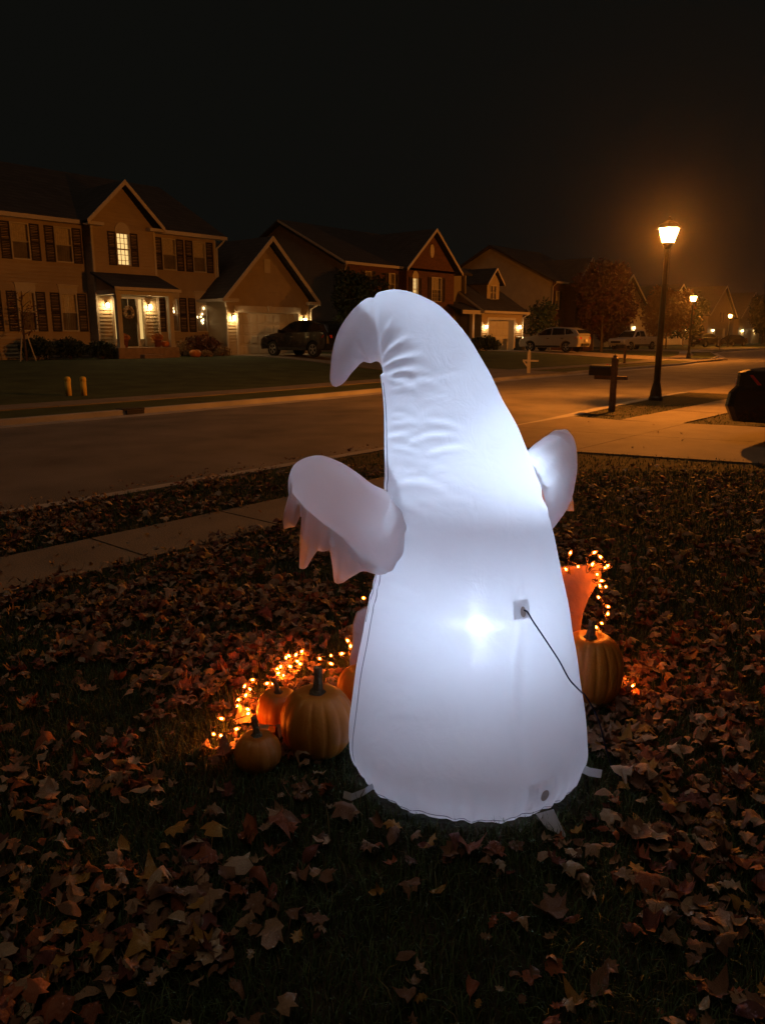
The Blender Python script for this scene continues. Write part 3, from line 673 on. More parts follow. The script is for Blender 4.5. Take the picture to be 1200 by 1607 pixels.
obj('body', MB().prism([(49.72, 29.4, .40), (50.22, 29.4, .40), (50.22, 29.95, .40), (49.72, 29.95, .40)], (0, 0, .85)), 'bin_plastic', t, bevel=.03)
obj('lid', MB().prism([(49.68, 29.33, 1.25), (50.26, 29.33, 1.25), (50.26, 29.99, 1.31), (49.68, 29.99, 1.31)], (0, 0, .06)), 'bin_plastic', t, bevel=.02)
for xx in (49.70, 50.20): obj('wheel', MB().lathe([(.1, 0), (.1, .05)], (xx, 29.95, .45), 12, 'x'), 'tyre', t)
# two small signs behind the far kerb
for i, (x, y, lb) in enumerate(((85.0, 26.8, 'white yard sign by the far kerb, left of the bend'),)):
    t = thing('yard_sign', lb, 'sign', (x, y, 0)); obj('panel', MB().box(x - .3, x + .3, y, y + .02, .35, .95), 'trim_white', t); obj('stake', MB().box(x - .25, x - .23, y + .021, y + .03, -.05, .9), 'iron_dark', t); obj('stake', MB().box(x + .23, x + .25, y + .021, y + .03, -.05, .9), 'iron_dark', t)

# ------------------------------------------------------------------ cars
def arc(cx, cz, r, a0, a1, n=10): return [(cx + r * math.cos(a0 + (a1 - a0) * i / n), cz + r * math.sin(a0 + (a1 - a0) * i / n)) for i in range(n + 1)]
def car(name, label, loc, rz, paint, kind, group='cars parked on driveways'):
    """local frame: +x is the front"""
    t = thing(name, label, 'car', loc, rz, group)
    def P(n, mb, m, parent=t, **k): return obj(n, mb, m, parent, local=True, **k)
    if kind == 'suv':
        wb, wr, W = 1.36, .355, .93
        up = [(2.28, .34), (2.36, .55), (2.30, .80), (2.12, .93), (1.55, 1.03), (1.10, 1.09), (-1.9, 1.16), (-2.22, 1.14), (-2.34, .95), (-2.36, .62), (-2.26, .36)]
        cab = [(1.12, 1.06), (.35, 1.53), (.05, 1.62), (-.6, 1.66), (-1.35, 1.62), (-1.95, 1.47), (-2.28, 1.13)]
        wins = [[(.93, 1.12), (.30, 1.49), (-.18, 1.575), (-.20, 1.14)], [(-.27, 1.14), (-.25, 1.58), (-1.10, 1.56), (-1.20, 1.16)], [(-1.28, 1.17), (-1.18, 1.55), (-1.55, 1.49), (-1.86, 1.24)]]
    elif kind == 'sedan':
        wb, wr, W = 1.36, .32, .91
        up = [(2.25, .30), (2.36, .48), (2.30, .66), (2.05, .78), (1.20, .92), (-1.65, 1.0), (-2.12, 1.02), (-2.24, .98), (-2.25, .80), (-2.34, .70), (-2.37, .52), (-2.28, .32)]
        cab = [(1.25, .90), (.45, 1.35), (-.1, 1.44), (-.75, 1.42), (-1.75, 1.0)]
        wins = [[(.98, .96), (.42, 1.30), (-.12, 1.37), (-.14, .98)], [(-.21, .98), (-.19, 1.37), (-.72, 1.35), (-1.30, 1.02)]]
    else:  # pickup: cab in front, open bed behind
        wb, wr, W = 1.65, .39, .96
        up = [(2.70, .42), (2.78, .70), (2.72, .98), (2.50, 1.06), (1.35, 1.14), (-.62, 1.20), (-.64, 1.22), (-2.72, 1.24), (-2.80, 1.1), (-2.80, .62), (-2.70, .44)]
        cab = [(1.36, 1.12), (.72, 1.70), (.5, 1.80), (-.4, 1.82), (-.68, 1.74), (-.74, 1.18)]
        wins = [[(1.12, 1.20), (.66, 1.66), (.30, 1.72), (.28, 1.22)], [(.20, 1.22), (.22, 1.73), (-.40, 1.73), (-.56, 1.24)]]
    bot = up[-1][1]
    loop = list(up)
    loop += [(-wb - wr * 1.18, bot)] + arc(-wb, wr, wr * 1.16, PI, 0, 10)[0:] + [(-wb + wr * 1.18, bot - .06), (wb - wr * 1.18, bot - .06)] + arc(wb, wr, wr * 1.16, PI, 0, 10) + [(wb + wr * 1.18, bot)]
    L2 = np.array(loop); cx, cz = 0.0, .72
    mb = MB(); n = len(L2)
    ys = [(-W, .955, .93), (-W + .025, .985, .97), (-W + .10, 1, 1), (W - .10, 1, 1), (W - .025, .985, .97), (W, .955, .93)]
    for yy, sx, sz in ys:
        for (x, z) in L2:
            zz = z if z < .55 else cz + (z - cz) * sz
            xx = x * sx if abs(x) > wb + wr else x
            # plan view: the ends are rounded
            mb.v.append((xx - .10 * (1 if x > 0 else -1) * max(0, (abs(yy) - .45) / .5) ** 2 * (abs(x) > wb + wr * 1.05), yy, zz))
    for k in range(len(ys) - 1):
        for i in range(n): mb.f.append((k * n + i, k * n + (i + 1) % n, (k + 1) * n + (i + 1) % n, (k + 1) * n + i))
    mb.f.append(tuple(range(n))); mb.f.append(tuple(range((len(ys) - 1) * n, len(ys) * n))[::-1])
    body = P('body', mb, paint, bevel=.02)
    belt = cab[0][1] - .03; top = max(z for _, z in cab)
    def yw(z): return W - .035 - (z - belt) / (top - belt) * .20 - (.05 if z > top - .03 else 0)
    cb = MB(); m = len(cab)
    zc = [(x, z) for x, z in cab]
    for f in (-1, -.93, .93, 1):
        for x, z in zc: cb.v.append((x, f * yw(z), z - (.02 if abs(f) == 1 else 0)))
    for k in range(3):
        for i in range(m - 1): cb.f.append((k * m + i, k * m + i + 1, (k + 1) * m + i + 1, (k + 1) * m + i))
    cb.f.append(tuple(range(m))); cb.f.append(tuple(range(3 * m, 4 * m))[::-1])
    P('cabin', cb, paint, bevel=.02)
    for s in (-1, 1):
        for wv in wins:
            P('side_window', MB().prism([(x, s * (yw(z) + .004), z) for x, z in wv], (0, s * .006, 0)), 'car_glass')
    (xa, za), (xb, zb) = cab[0], cab[1]
    P('windscreen', MB().prism([(xa - .06, -yw(za) + .1, za + .05), (xa - .06, yw(za) - .1, za + .05), (xb - .02, yw(zb) - .1, zb - .02), (xb - .02, -yw(zb) + .1, zb - .02)], (.03, 0, .03)), 'car_glass')
    (xa, za), (xb, zb) = cab[-1], cab[-2]
    P('rear_window', MB().prism([(xa + .06, -yw(za) + .12, za + .10), (xa + .06, yw(za) - .12, za + .10), (xb + .0, yw(zb) - .12, zb - .03), (xb + .0, -yw(zb) + .12, zb - .03)], (-.035, 0, .03)), 'car_glass')
    for s in (-1, 1):
        for wx in (wb, -wb):
            tw = P('wheel', MB().lathe([(wr * .62, -.10), (wr * .96, -.11), (wr, -.07), (wr, .07), (wr * .96, .11), (wr * .62, .10)], (wx, s * (W - .12), wr), 24, 'y'), 'tyre')
            r = MB().lathe([(wr * .64, .0), (wr * .64, .02), (wr * .58, .02), (wr * .58, .0)], (wx, s * (W - .02) - .01, wr), 24, 'y')
            for k in range(5):
                for dq in (-.16, .16):
                    q = 2 * PI * k / 5 + .3; ra, rb = .05, wr * .6
                    c0 = (wx + ra * math.cos(q), wr + ra * math.sin(q)); c1 = (wx + rb * math.cos(q + dq), wr + rb * math.sin(q + dq))
                    r.tube([(c0[0], s * (W - .01), c0[1]), (c1[0], s * (W - .01), c1[1])], .017, 5)
            r.lathe([(.06, -.01), (.06, .02)], (wx, s * (W - .01), wr), 10, 'y')
            P('rim', r, 'rim', tw)
    fz = up[2][1] if kind != 'pickup' else .92; fx = up[2][0]
    for s in (-1, 1):
        P('headlight', MB().prism([(fx - .10, s * (W - .34), fz - .10), (fx - .34, s * (W - .03), fz - .06), (fx - .42, s * (W - .03), fz + .03), (fx - .14, s * (W - .34), fz + .02)], (.05, s * .03, .0)), 'headlight_glass')
        rx = min(x for x, z in up); rzz = .93 if kind == 'suv' else (.87 if kind == 'sedan' else 1.0)
        if kind == 'sedan': rx += .11
        P('tail_light', MB().prism([(rx + .03, s * (W - .30), rzz - .07), (rx + .42, s * (W - .006), rzz - .05), (rx + .30, s * (W - .006), rzz + .08), (rx + .05, s * (W - .30), rzz + .06)], (-.03, s * .025, .0)), 'tail_red')
        P('mirror', MB().prism([(.80, s * (W - .06), belt + .06), (.80, s * (W + .16), belt + .06), (.78, s * (W + .16), belt + .22), (.78, s * (W - .06), belt + .18)], (-.10, 0, 0)), paint, bevel=.02)
        for hx in ((.02, -1.05) if kind != 'pickup' else (.40, -.35)): P('door_handle', MB().box(hx - .11, hx + .08, s * (W - .005) - .015, s * (W - .005) + .015, belt - .14, belt - .10), 'chrome')
        P('sill_trim', MB().box(-wb + wr * 1.2, wb - wr * 1.2, s * W - .012, s * W + .012, bot - .04, bot + .08), 'car_trim')
    rx = min(x for x, z in up)
    P('rear_bumper', MB().prism([(rx - .015, -W + .42, .42), (rx - .015, W - .42, .42), (rx - .015, W - .42, .58), (rx - .015, -W + .42, .58)], (.1, 0, 0)), 'car_trim' if kind != 'pickup' else 'chrome', bevel=.02)
    P('number_plate', MB().box(rx - .03 - (.012 if kind == 'suv' else 0), rx - .02, -.16, .16, .70, .86), 'plate')
    P('grille', MB().box(fx - .03, fx + .07, -.5, .5, fz - .26, fz - .09), 'car_trim')
    return t
car('car', 'black sport utility car on the driveway of the tan house', (25.93, 26.96, far_h(25, 27) + .026), PI / 2, 'car_black', 'suv')
car('car', 'silver sport utility car parked outside the brick-fronted house', (48.9, 26.35, far_h(48, 26.3) + .026), PI / 2, 'car_silver', 'suv')
car('car', 'dark sedan tail at the right edge on the near driveway', (12.0, 1.05, .024), -PI / 2, 'car_black', 'sedan')
car('car', 'white pickup truck beyond the nearest street lamp', (72.3, 30.6, far_h(72, 30.6)), PI * .93, 'car_white', 'pickup')
car('car', 'dark sport utility car in front of the distant lit garage', (98.5, 32.6, 0), -.25, 'car_black', 'suv')
car('car', 'dark sedan parked broadside at the bend', (109.5, 32.8, 0), PI - .2, 'car_black', 'sedan')

# ------------------------------------------------------------------ trees and shrubs
def leaf_cloud(name, centers, radii, n, size, m, parent, flat=1.0, hollow=0.35):
    """n small bent leaves scattered through overlapping clumps; world coordinates"""
    C = np.array(centers, float); Rr = np.array(radii, float)
    k = RNG.choice(len(C), n, p=Rr ** 2 / np.sum(Rr ** 2))
    d = RNG.normal(size=(n, 3)); d /= np.linalg.norm(d, axis=1)[:, None]
    r = (hollow + (1 - hollow) * RNG.random(n) ** 0.5) * RNG.normal(1, .08, n)
    p = C[k] + d * (Rr[k] * r)[:, None] * np.array([1, 1, flat])
    a = RNG.normal(size=(n, 3)); a /= np.linalg.norm(a, axis=1)[:, None]
    b = np.cross(a, RNG.normal(size=(n, 3))); b /= np.linalg.norm(b, axis=1)[:, None]
    s = size * RNG.uniform(.6, 1.3, n)[:, None]
    V = np.stack([p - a * s, p + b * s * .45, p + a * s, p - b * s * .45 + np.cross(a, b) * s * .2], 1).reshape(-1, 3)
    i = np.arange(n)[:, None] * 4
    F = np.concatenate([i + [0, 1, 2], i + [0, 2, 3]], 1).reshape(-1, 3)
    o0 = ORG[parent.name]
    o = raw_mesh(name, V - o0, F, m); o.parent = parent; ORG[o.name] = o0
    return o
def tree(name, label, x, y, z, h, cr, mleaf, n=5000, size=.16, trunk=.35, cone=False, group='street trees', bare=0):
    t = thing(name, label, 'tree', (x, y, z), 0, group)
    mb = MB(); th = h * trunk
    mb.tube([(x, y, z - .1), (x + .02, y, z + th * .5), (x, y + .03, z + th), (x + .03, y, z + h * .8)], [.035 * h * .55, .028 * h * .5, .024 * h * .5, .008 * h * .4], 8)
    cs, rs = [], []
    for i in range(9):
        q = i * 2.4 + random.random(); zz = z + th + (h - th) * (.05 + .75 * i / 9)
        rr = cr * (.75 if not cone else (1 - i / 10)) * random.uniform(.5, .9)
        e = (x + rr * math.cos(q), y + rr * math.sin(q), zz + cr * .3)
        mb.tube([(x, y, zz - cr * .25), ((x + e[0]) / 2, (y + e[1]) / 2, zz), e], [.012 * h * .4, .008 * h * .4, .003 * h * .3], 5)
        cs.append(e); rs.append(cr * random.uniform(.38, .55) * (1 if not cone else (1.1 - i / 11)))
    for i in range(7):
        q = random.random() * 2 * PI; f = random.random(); zz = z + th + (h - th) * (.15 + .75 * f)
        rr = cr * .45 * (1 if not cone else (1 - f)); cs.append((x + rr * math.cos(q), y + rr * math.sin(q), zz)); rs.append(cr * random.uniform(.35, .5) * (1 if not cone else 1.1 - f * .8))
    cs.append((x, y, z + h - cr * .35)); rs.append(cr * .38)
    obj('trunk', mb, 'bark', t, smooth=True)
    leaf_cloud('crown', cs, rs, n, size, mleaf, t)
    return t
def shrub(label, x, y, z, w, h, mleaf, n=1600, size=.06, name='shrub', group='foundation shrubs', stems=True):
    t = thing(name, label, 'shrub', (x, y, z), 0, group)
    cs = [(x + w * .28 * math.cos(q), y + w * .28 * math.sin(q), z + h * (.45 + .12 * math.sin(3 * q))) for q in np.linspace(0, 5.5, 6)] + [(x, y, z + h * .6)]
    if stems:
        mb = MB()
        for q in np.linspace(0, 5.5, 6): mb.tube([(x, y, z - .03), (x + w * .2 * math.cos(q), y + w * .2 * math.sin(q), z + h * .6)], [.02, .008], 5)
        obj('stems', mb, 'bark', t)
    leaf_cloud('foliage', cs, [w * .32] * 6 + [w * .34], n, size, mleaf, t, flat=h / w * .95)
    return t
shrub('clipped dark round shrub farthest left below the tan house windows', 14.9, 30.9, .5, 1.25, 1.05, 'leaf_evergreen', 2600)
shrub('middle clipped dark round shrub below the tan house windows', 16.25, 30.9, .5, 1.25, 1.0, 'leaf_evergreen', 2600)
shrub('small dark round shrub at the left foot of the porch', 17.35, 30.3, .5, 1.1, .85, 'leaf_evergreen', 2400)
shrub('reddish bush under the right-hand ground floor windows', 22.95, 30.9, .5, 1.5, 1.15, 'leaf_russet', 1800, .07)
shrub('tawny ornamental grass clump by the garage corner', 23.3, 29.9, .5, .7, .5, 'leaf_straw', 900, .06)
shrub('small straw coloured mound right of the porch steps', 22.1, 29.6, .47, .55, .38, 'leaf_straw', 800, .05)
shrub('thin twiggy bush right of the porch column', 21.5, 30.6, .5, .8, .95, 'leaf_straw', 260, .06)
shrub('dark hedge shrub beside the single garage', 45.4, 29.6, .35, 1.7, 1.25, 'leaf_evergreen', 2600, .08)
shrub('low dark shrub left of the single garage', 43.6, 29.8, .37, 1.5, 1.0, 'leaf_evergreen', 2200, .08)
tree('evergreen_tree', 'dark bushy tree before the brick-fronted house', 32.6, 29.6, .45, 4.3, 1.6, 'leaf_evergreen', 6500, .14, .12)
tree('maple_tree', 'dark red maple in front of the beige gable house', 59.6, 27.9, .08, 6.9, 2.5, 'leaf_red', 6500, .17, .22)
tree('shade_tree', 'thin green tree against the beige gable end', 54.6, 30.6, .2, 3.6, 1.5, 'leaf_green', 1500, .15, .3)
tree('street_tree', 'rust orange tree lit by the middle street lamp', 82.0, 31.2, 0, 5.6, 2.7, 'leaf_orange', 6000, .2, .25)
tree('street_tree', 'low brownish tree behind the white pickup', 74.6, 34.0, .05, 4.6, 2.2, 'leaf_russet', 4500, .19, .2)
tree('round_tree', 'dark round tree between the two far lamps', 98.0, 35.2, 0, 5.6, 2.6, 'leaf_evergreen', 5500, .22, .15)
tree('round_tree', 'dark tall tree at the far right edge', 130.0, 34.6, 0, 7.2, 2.6, 'leaf_evergreen', 4000, .26, .2)
# young bare tree with its stakes at the left edge of the tan house
t = thing('young_tree', 'thin bare staked tree at the far left before the tan house', 'tree', (14.0, 30.0, .5), 0, 'street trees')
mb = MB(); mb.tube([(14.0, 30.0, .45), (13.98, 30, 1.6), (14.05, 30, 3.1)], [.05, .04, .015], 7)
for i in range(12):
    q = i * 2.2; zz = 1.5 + i * .12; L = .75 - i * .03
    mb.tube([(14.0, 30, zz), (14.0 + L * .5 * math.cos(q), 30 + L * .5 * math.sin(q), zz + .18), (14.0 + L * math.cos(q), 30 + L * math.sin(q), zz + .30)], [.018, .011, .004], 5)
obj('trunk', mb, 'bark', t); leaf_cloud('crown', [(14.1, 30, 2.0), (14.5, 30, 2.4), (13.8, 30, 2.7)], [.55, .4, .4], 160, .06, 'leaf_russet', t)
for sx in (.32, -.3): obj('stake', MB().tube([(14.0 + sx, 29.9, .45), (14.0 + sx * .3, 30.0, 1.5)], .025, 6), 'wood_white', t)

# potted mums and pumpkins round the porch, wreath on the door
def pumpkin(name, label, loc, rx, rz, m, ribs=14, stem=.06, tilt=0.0, rot=0.0, group=None, sm='pumpkin_stem', nseg=None, lean=0.02):
    t = thing(name, label, 'pumpkin', loc, rot, group)
    per = 8 if nseg is None else nseg; nu = ribs * per; nv = 26
    mb = MB()
    for j in range(nv + 1):
        a = -PI / 2 + PI * j / nv; c = max(math.cos(a), .0); s = math.sin(a)
        for i in range(nu):
            q = 2 * PI * i / nu; ph = (i % per) / per; groove = abs(math.sin(PI * ph)) ** .55
            irr = 1 + .02 * math.sin(q * 3 + 1.3) + .015 * math.sin(q * 5)
            cc = c ** .78
            r = rx * cc * (1 - .05 * (1 - groove) * min(1, c * 1.6)) * irr
            z = rz * (s * .94 - .16 * math.exp(-(c / .30) ** 2) * (1 if s > 0 else -.7)) + rz
            mb.v.append((r * math.cos(q), r * math.sin(q), z - rz * .05))
    for j in range(nv):
        for i in range(nu): mb.f.append((j * nu + i, j * nu + (i + 1) % nu, (j + 1) * nu + (i + 1) % nu, (j + 1) * nu + i))
    obj('flesh', mb, m, t, smooth=True, local=True)
    zt = rz * 1.68; st = MB(); nn = 15; path = [(0, 0, zt), (0.002, 0, zt + stem * .35), (lean * .5, 0, zt + stem * .9), (lean, 0.004, zt + stem * 1.45)]
    rad = [stem * .55, stem * .25, stem * .19, stem * .21]
    for (px, py, pz), r in zip(path, rad):
        for i in range(nn):
            q = 2 * PI * i / nn; rr = r * (1 + .22 * (i % 3 == 0)); st.v.append((px + rr * math.cos(q), py + rr * math.sin(q), pz))
    for j in range(3):
        for i in range(nn): st.f.append((j * nn + i, j * nn + (i + 1) % nn, (j + 1) * nn + (i + 1) % nn, (j + 1) * nn + i))
    st.f.append(tuple(range(3 * nn, 4 * nn)))
    obj('stem', st, sm, t, smooth=False, local=True)
    return t
def mum(x, y, z, label):
    t = thing('potted_mum', label, 'potted plant', (x, y, z), 0, 'potted mums on the porch')
    obj('pot', MB().lathe([(.12, z), (.17, z + .3), (.185, z + .3), (.185, z + .35), (.15, z + .35)], (x, y, 0), 16), 'terracotta', t, smooth=True)
    leaf_cloud('blossoms', [(x, y, z + .45), (x + .1, y, z + .42), (x - .1, y, z + .42)], [.2, .17, .17], 900, .035, 'mum_orange', t, flat=.75)
mum(18.35, 30.2, .95, 'potted orange mum behind the left porch column'); mum(19.95, 30.15, .95, 'potted orange mum right of the front door')
pumpkin('porch_pumpkin', 'small pumpkin on the porch beside the right-hand mum', (20.3, 30.1, .95), .19, .15, 'pumpkin_orange', 10, .05, nseg=5)
pumpkin('yard_pumpkin', 'pale squat pumpkin on the lawn right of the porch', (21.55, 29.65, .47), .27, .2, 'pumpkin_dull', 10, .05, nseg=5)
w = thing('wreath', 'dried flower wreath hung on the dark front door', 'wreath', (19.32, 31.25, 2.45))
leaf_cloud('flowers', [(19.32 + .2 * math.cos(q), 31.27, 2.45 + .2 * math.sin(q)) for q in np.linspace(0, 2 * PI, 13)[:-1]], [.095] * 12, 700, .035, 'wreath_dry', w, flat=1)
obj('ring', MB().tube([(19.32 + .2 * math.cos(q), 31.29, 2.45 + .2 * math.sin(q)) for q in np.linspace(0, 2 * PI, 25)], .03, 6), 'bark', w)
obj('hanger', MB().box(19.31, 19.33, 31.295, 31.31, 2.64, 3.02), 'strap_white', w)

# ------------------------------------------------------------------ near lawn: pumpkins, boards, string lights
def lw_(u, w, z=0.0): p = lawn(u, w, z); return (float(p[0]), float(p[1]), float(p[2]))
pumpkin('pumpkin', 'large orange pumpkin with tall dark stem left of the ghost', lw_(-.235, 2.55), .134, .140, 'pumpkin_dull', 15, .068, rot=.4)
pumpkin('pumpkin', 'small dull pumpkin at the left end of the row', lw_(-.437, 2.44), .082, .078, 'pumpkin_dull', 13, .045, rot=1.2)
pumpkin('pumpkin', 'bright orange pumpkin half hidden between the small and large pumpkins', lw_(-.395, 2.70), .085, .098, 'pumpkin_orange', 13, .04, rot=2.0)
pumpkin('pumpkin', 'orange pumpkin mostly hidden behind the ghost, beside the large pumpkin', lw_(-.085, 2.86), .10, .11, 'pumpkin_orange', 13, .04, rot=.3)
pumpkin('pumpkin', 'big ribbed pumpkin right of the ghost below the tan board', lw_(.845, 2.93), .135, .172, 'pumpkin_dull', 15, .066, rot=.9, lean=-.015)
def cutout(name, label, loop, w, m, th=.022):
    """upright cut-out board: loop of (u, z) on the plane straight ahead at distance w"""
    c = (sum(p[0] for p in loop) / len(loop)); base = lawn(c, w, 0)
    t = thing(name, label, 'board', tuple(base))
    obj('panel', MB().prism([lawn(u, w, z) for u, z in loop], FW * th), m, t, bevel=.004)
    for du in (-.05, .05): obj('stake', MB().tube([lawn(c + du, w + th + .008, -.05), lawn(c + du, w + th + .008, .22)], .006, 6), 'iron_dark', t)
    return t
cutout('cutout_board', 'tan flared cut-out board strung with orange lights right of the ghost', [(.70, 0.0), (.872, 0.0), (.874, .19), (.882, .30), (.90, .365), (.925, .415), (.948, .455), (.956, .53), (.86, .522), (.76, .515), (.66, .50), (.68, .25)], 3.2, 'board_tan')
cutout('cutout_board', 'small grey cut-out board peeking out left of the ghost', [(-.125, 0), (.08, 0), (.08, .36), (-.04, .42), (-.075, .405), (-.108, .385), (-.122, .335), (-.124, .25), (-.138, .18)], 2.98, 'board_grey')
def bulb_mesh():
    mb = MB(); mb.lathe([(.002, .0), (.007, .006), (.0082, .013), (.006, .024), (.0013, .032)], n=8)
    me = bpy.data.meshes.new('bulb'); me.from_pydata(mb.v, [], mb.f); me.materials.append(M['bulb_orange']); me.polygons.foreach_set('use_smooth', [True] * len(me.polygons)); return me
def sock_mesh():
    mb = MB(); mb.lathe([(.005, -.016), (.006, 0), (.0055, .004)], n=7)
    me = bpy.data.meshes.new('socket'); me.from_pydata(mb.v, [], mb.f); me.materials.append(M['wire_dark']); return me
def fil_mesh():
    mb = MB(); mb.lathe([(.0006, .010), (.0028, .0125), (.0030, .0150), (.0024, .0185), (.0006, .021)], n=6)
    me = bpy.data.meshes.new('filament'); me.from_pydata(mb.v, [], mb.f); me.materials.append(M['bulb_filament']); return me
BME, SME, FME = bulb_mesh(), sock_mesh(), fil_mesh()
def string_lights(label, pts, base):
    t = thing('string_lights', label, 'string lights', tuple(base))
    b = np.array(base, float); wire = []
    for i, p in enumerate(pts):
        q = np.array(p) - b
        d = RNG.normal(size=3); d[2] = abs(d[2]) * .6 + .15; d /= np.linalg.norm(d)
        o = bpy.data.objects.new('bulb', BME); COL.objects.link(o); o.parent = t; o.location = q
        o.rotation_euler = Vector(d).to_track_quat('Z', 'Y').to_euler()
        s = bpy.data.objects.new('socket', SME); COL.objects.link(s); s.parent = o
        fl = bpy.data.objects.new('filament', FME); COL.objects.link(fl); fl.parent = o
        wire.append(q - d * .03 + np.array([0, 0, 0]))
        if i < len(pts) - 1:
            n = np.array(pts[i + 1]) - b
            wire.append((wire[-1] + n) / 2 + np.array([*RNG.normal(0, .012, 2), -.004]))
    # smooth the wire
    P = np.array(wire); S = []
    for i in range(len(P) - 1):
        p0, p1, p2, p3 = P[max(i - 1, 0)], P[i], P[i + 1], P[min(i + 2, len(P) - 1)]
        for u in (0, .33, .66): S.append(.5 * (2 * p1 + (p2 - p0) * u + (2 * p0 - 5 * p1 + 4 * p2 - p3) * u * u + (3 * p1 - p0 - 3 * p2 + p3) * u ** 3))
    obj('wire', MB().tube(S, .0022, 5), 'wire_dark', t, local=True)
    return t
LB = [(-0.075, 3.12, 0.40), (-0.115, 3.08, 0.30), (-0.14, 3.05, 0.225), (-0.135, 3.03, 0.205), (-0.19, 3.10, 0.155), (-0.135, 3.05, 0.17), (-0.12, 3.02, 0.13), (-0.21, 3.12, 0.07), (-0.29, 3.22, 0.06), (-0.35, 3.172, 0.05), (-0.38, 3.29, 0.05), (-0.41, 3.25, 0.05), (-0.432, 3.215, 0.05), (-0.391, 3.14, 0.05), (-0.427, 3.066, 0.05), (-0.463, 3.071, 0.05), (-0.537, 3.015, 0.05), (-0.471, 2.985, 0.05), (-0.46, 2.936, 0.055), (-0.536, 2.909, 0.05), (-0.488, 2.842, 0.055), (-0.578, 2.814, 0.05), (-0.568, 2.779, 0.05), (-0.509, 2.741, 0.05), (-0.596, 2.67, 0.05), (-0.554, 2.596, 0.045), (-0.587, 2.558, 0.03), (-0.63, 2.60, 0.03)]
rb = random.Random(8)
LB2 = []
for i, p in enumerate(LB):
    LB2.append(p)
    if 6 < i < len(LB) - 1 and i % 2:
        q = LB[i + 1]
        LB2.append(((p[0] + q[0]) / 2 + rb.gauss(0, .035), (p[1] + q[1]) / 2 + rb.gauss(0, .05), .035 + rb.random() * .03))
LB = [(u, w, z + (.024 if z < .09 else 0)) for u, w, z in LB2]
string_lights('orange string lights lying on the leaves behind the left pumpkins', [lawn(*p) for p in LB], lawn(-.45, 2.95, 0))
RB = [(0.79, 0.505), (0.795, 0.575), (0.838, 0.525), (0.888, 0.582), (0.888, 0.522), (0.938, 0.557), (0.955, 0.52), (0.938, 0.516), (0.915, 0.491), (0.924, 0.462), (0.96, 0.431), (0.938, 0.426), (0.938, 0.377), (0.966, 0.346), (0.975, 0.297), (0.948, 0.269), (0.938, 0.242), (0.945, 0.207)]
RBP = [lawn(u * (3.165 / 3.15), 3.165, z + .004) for u, z in RB] + [lawn(1.0, 3.18, .08), lawn(1.03, 3.06, .045), lawn(1.04, 2.98, .05)]
string_lights('orange string lights draped over the tan board', RBP, lawn(.93, 3.165, 0))

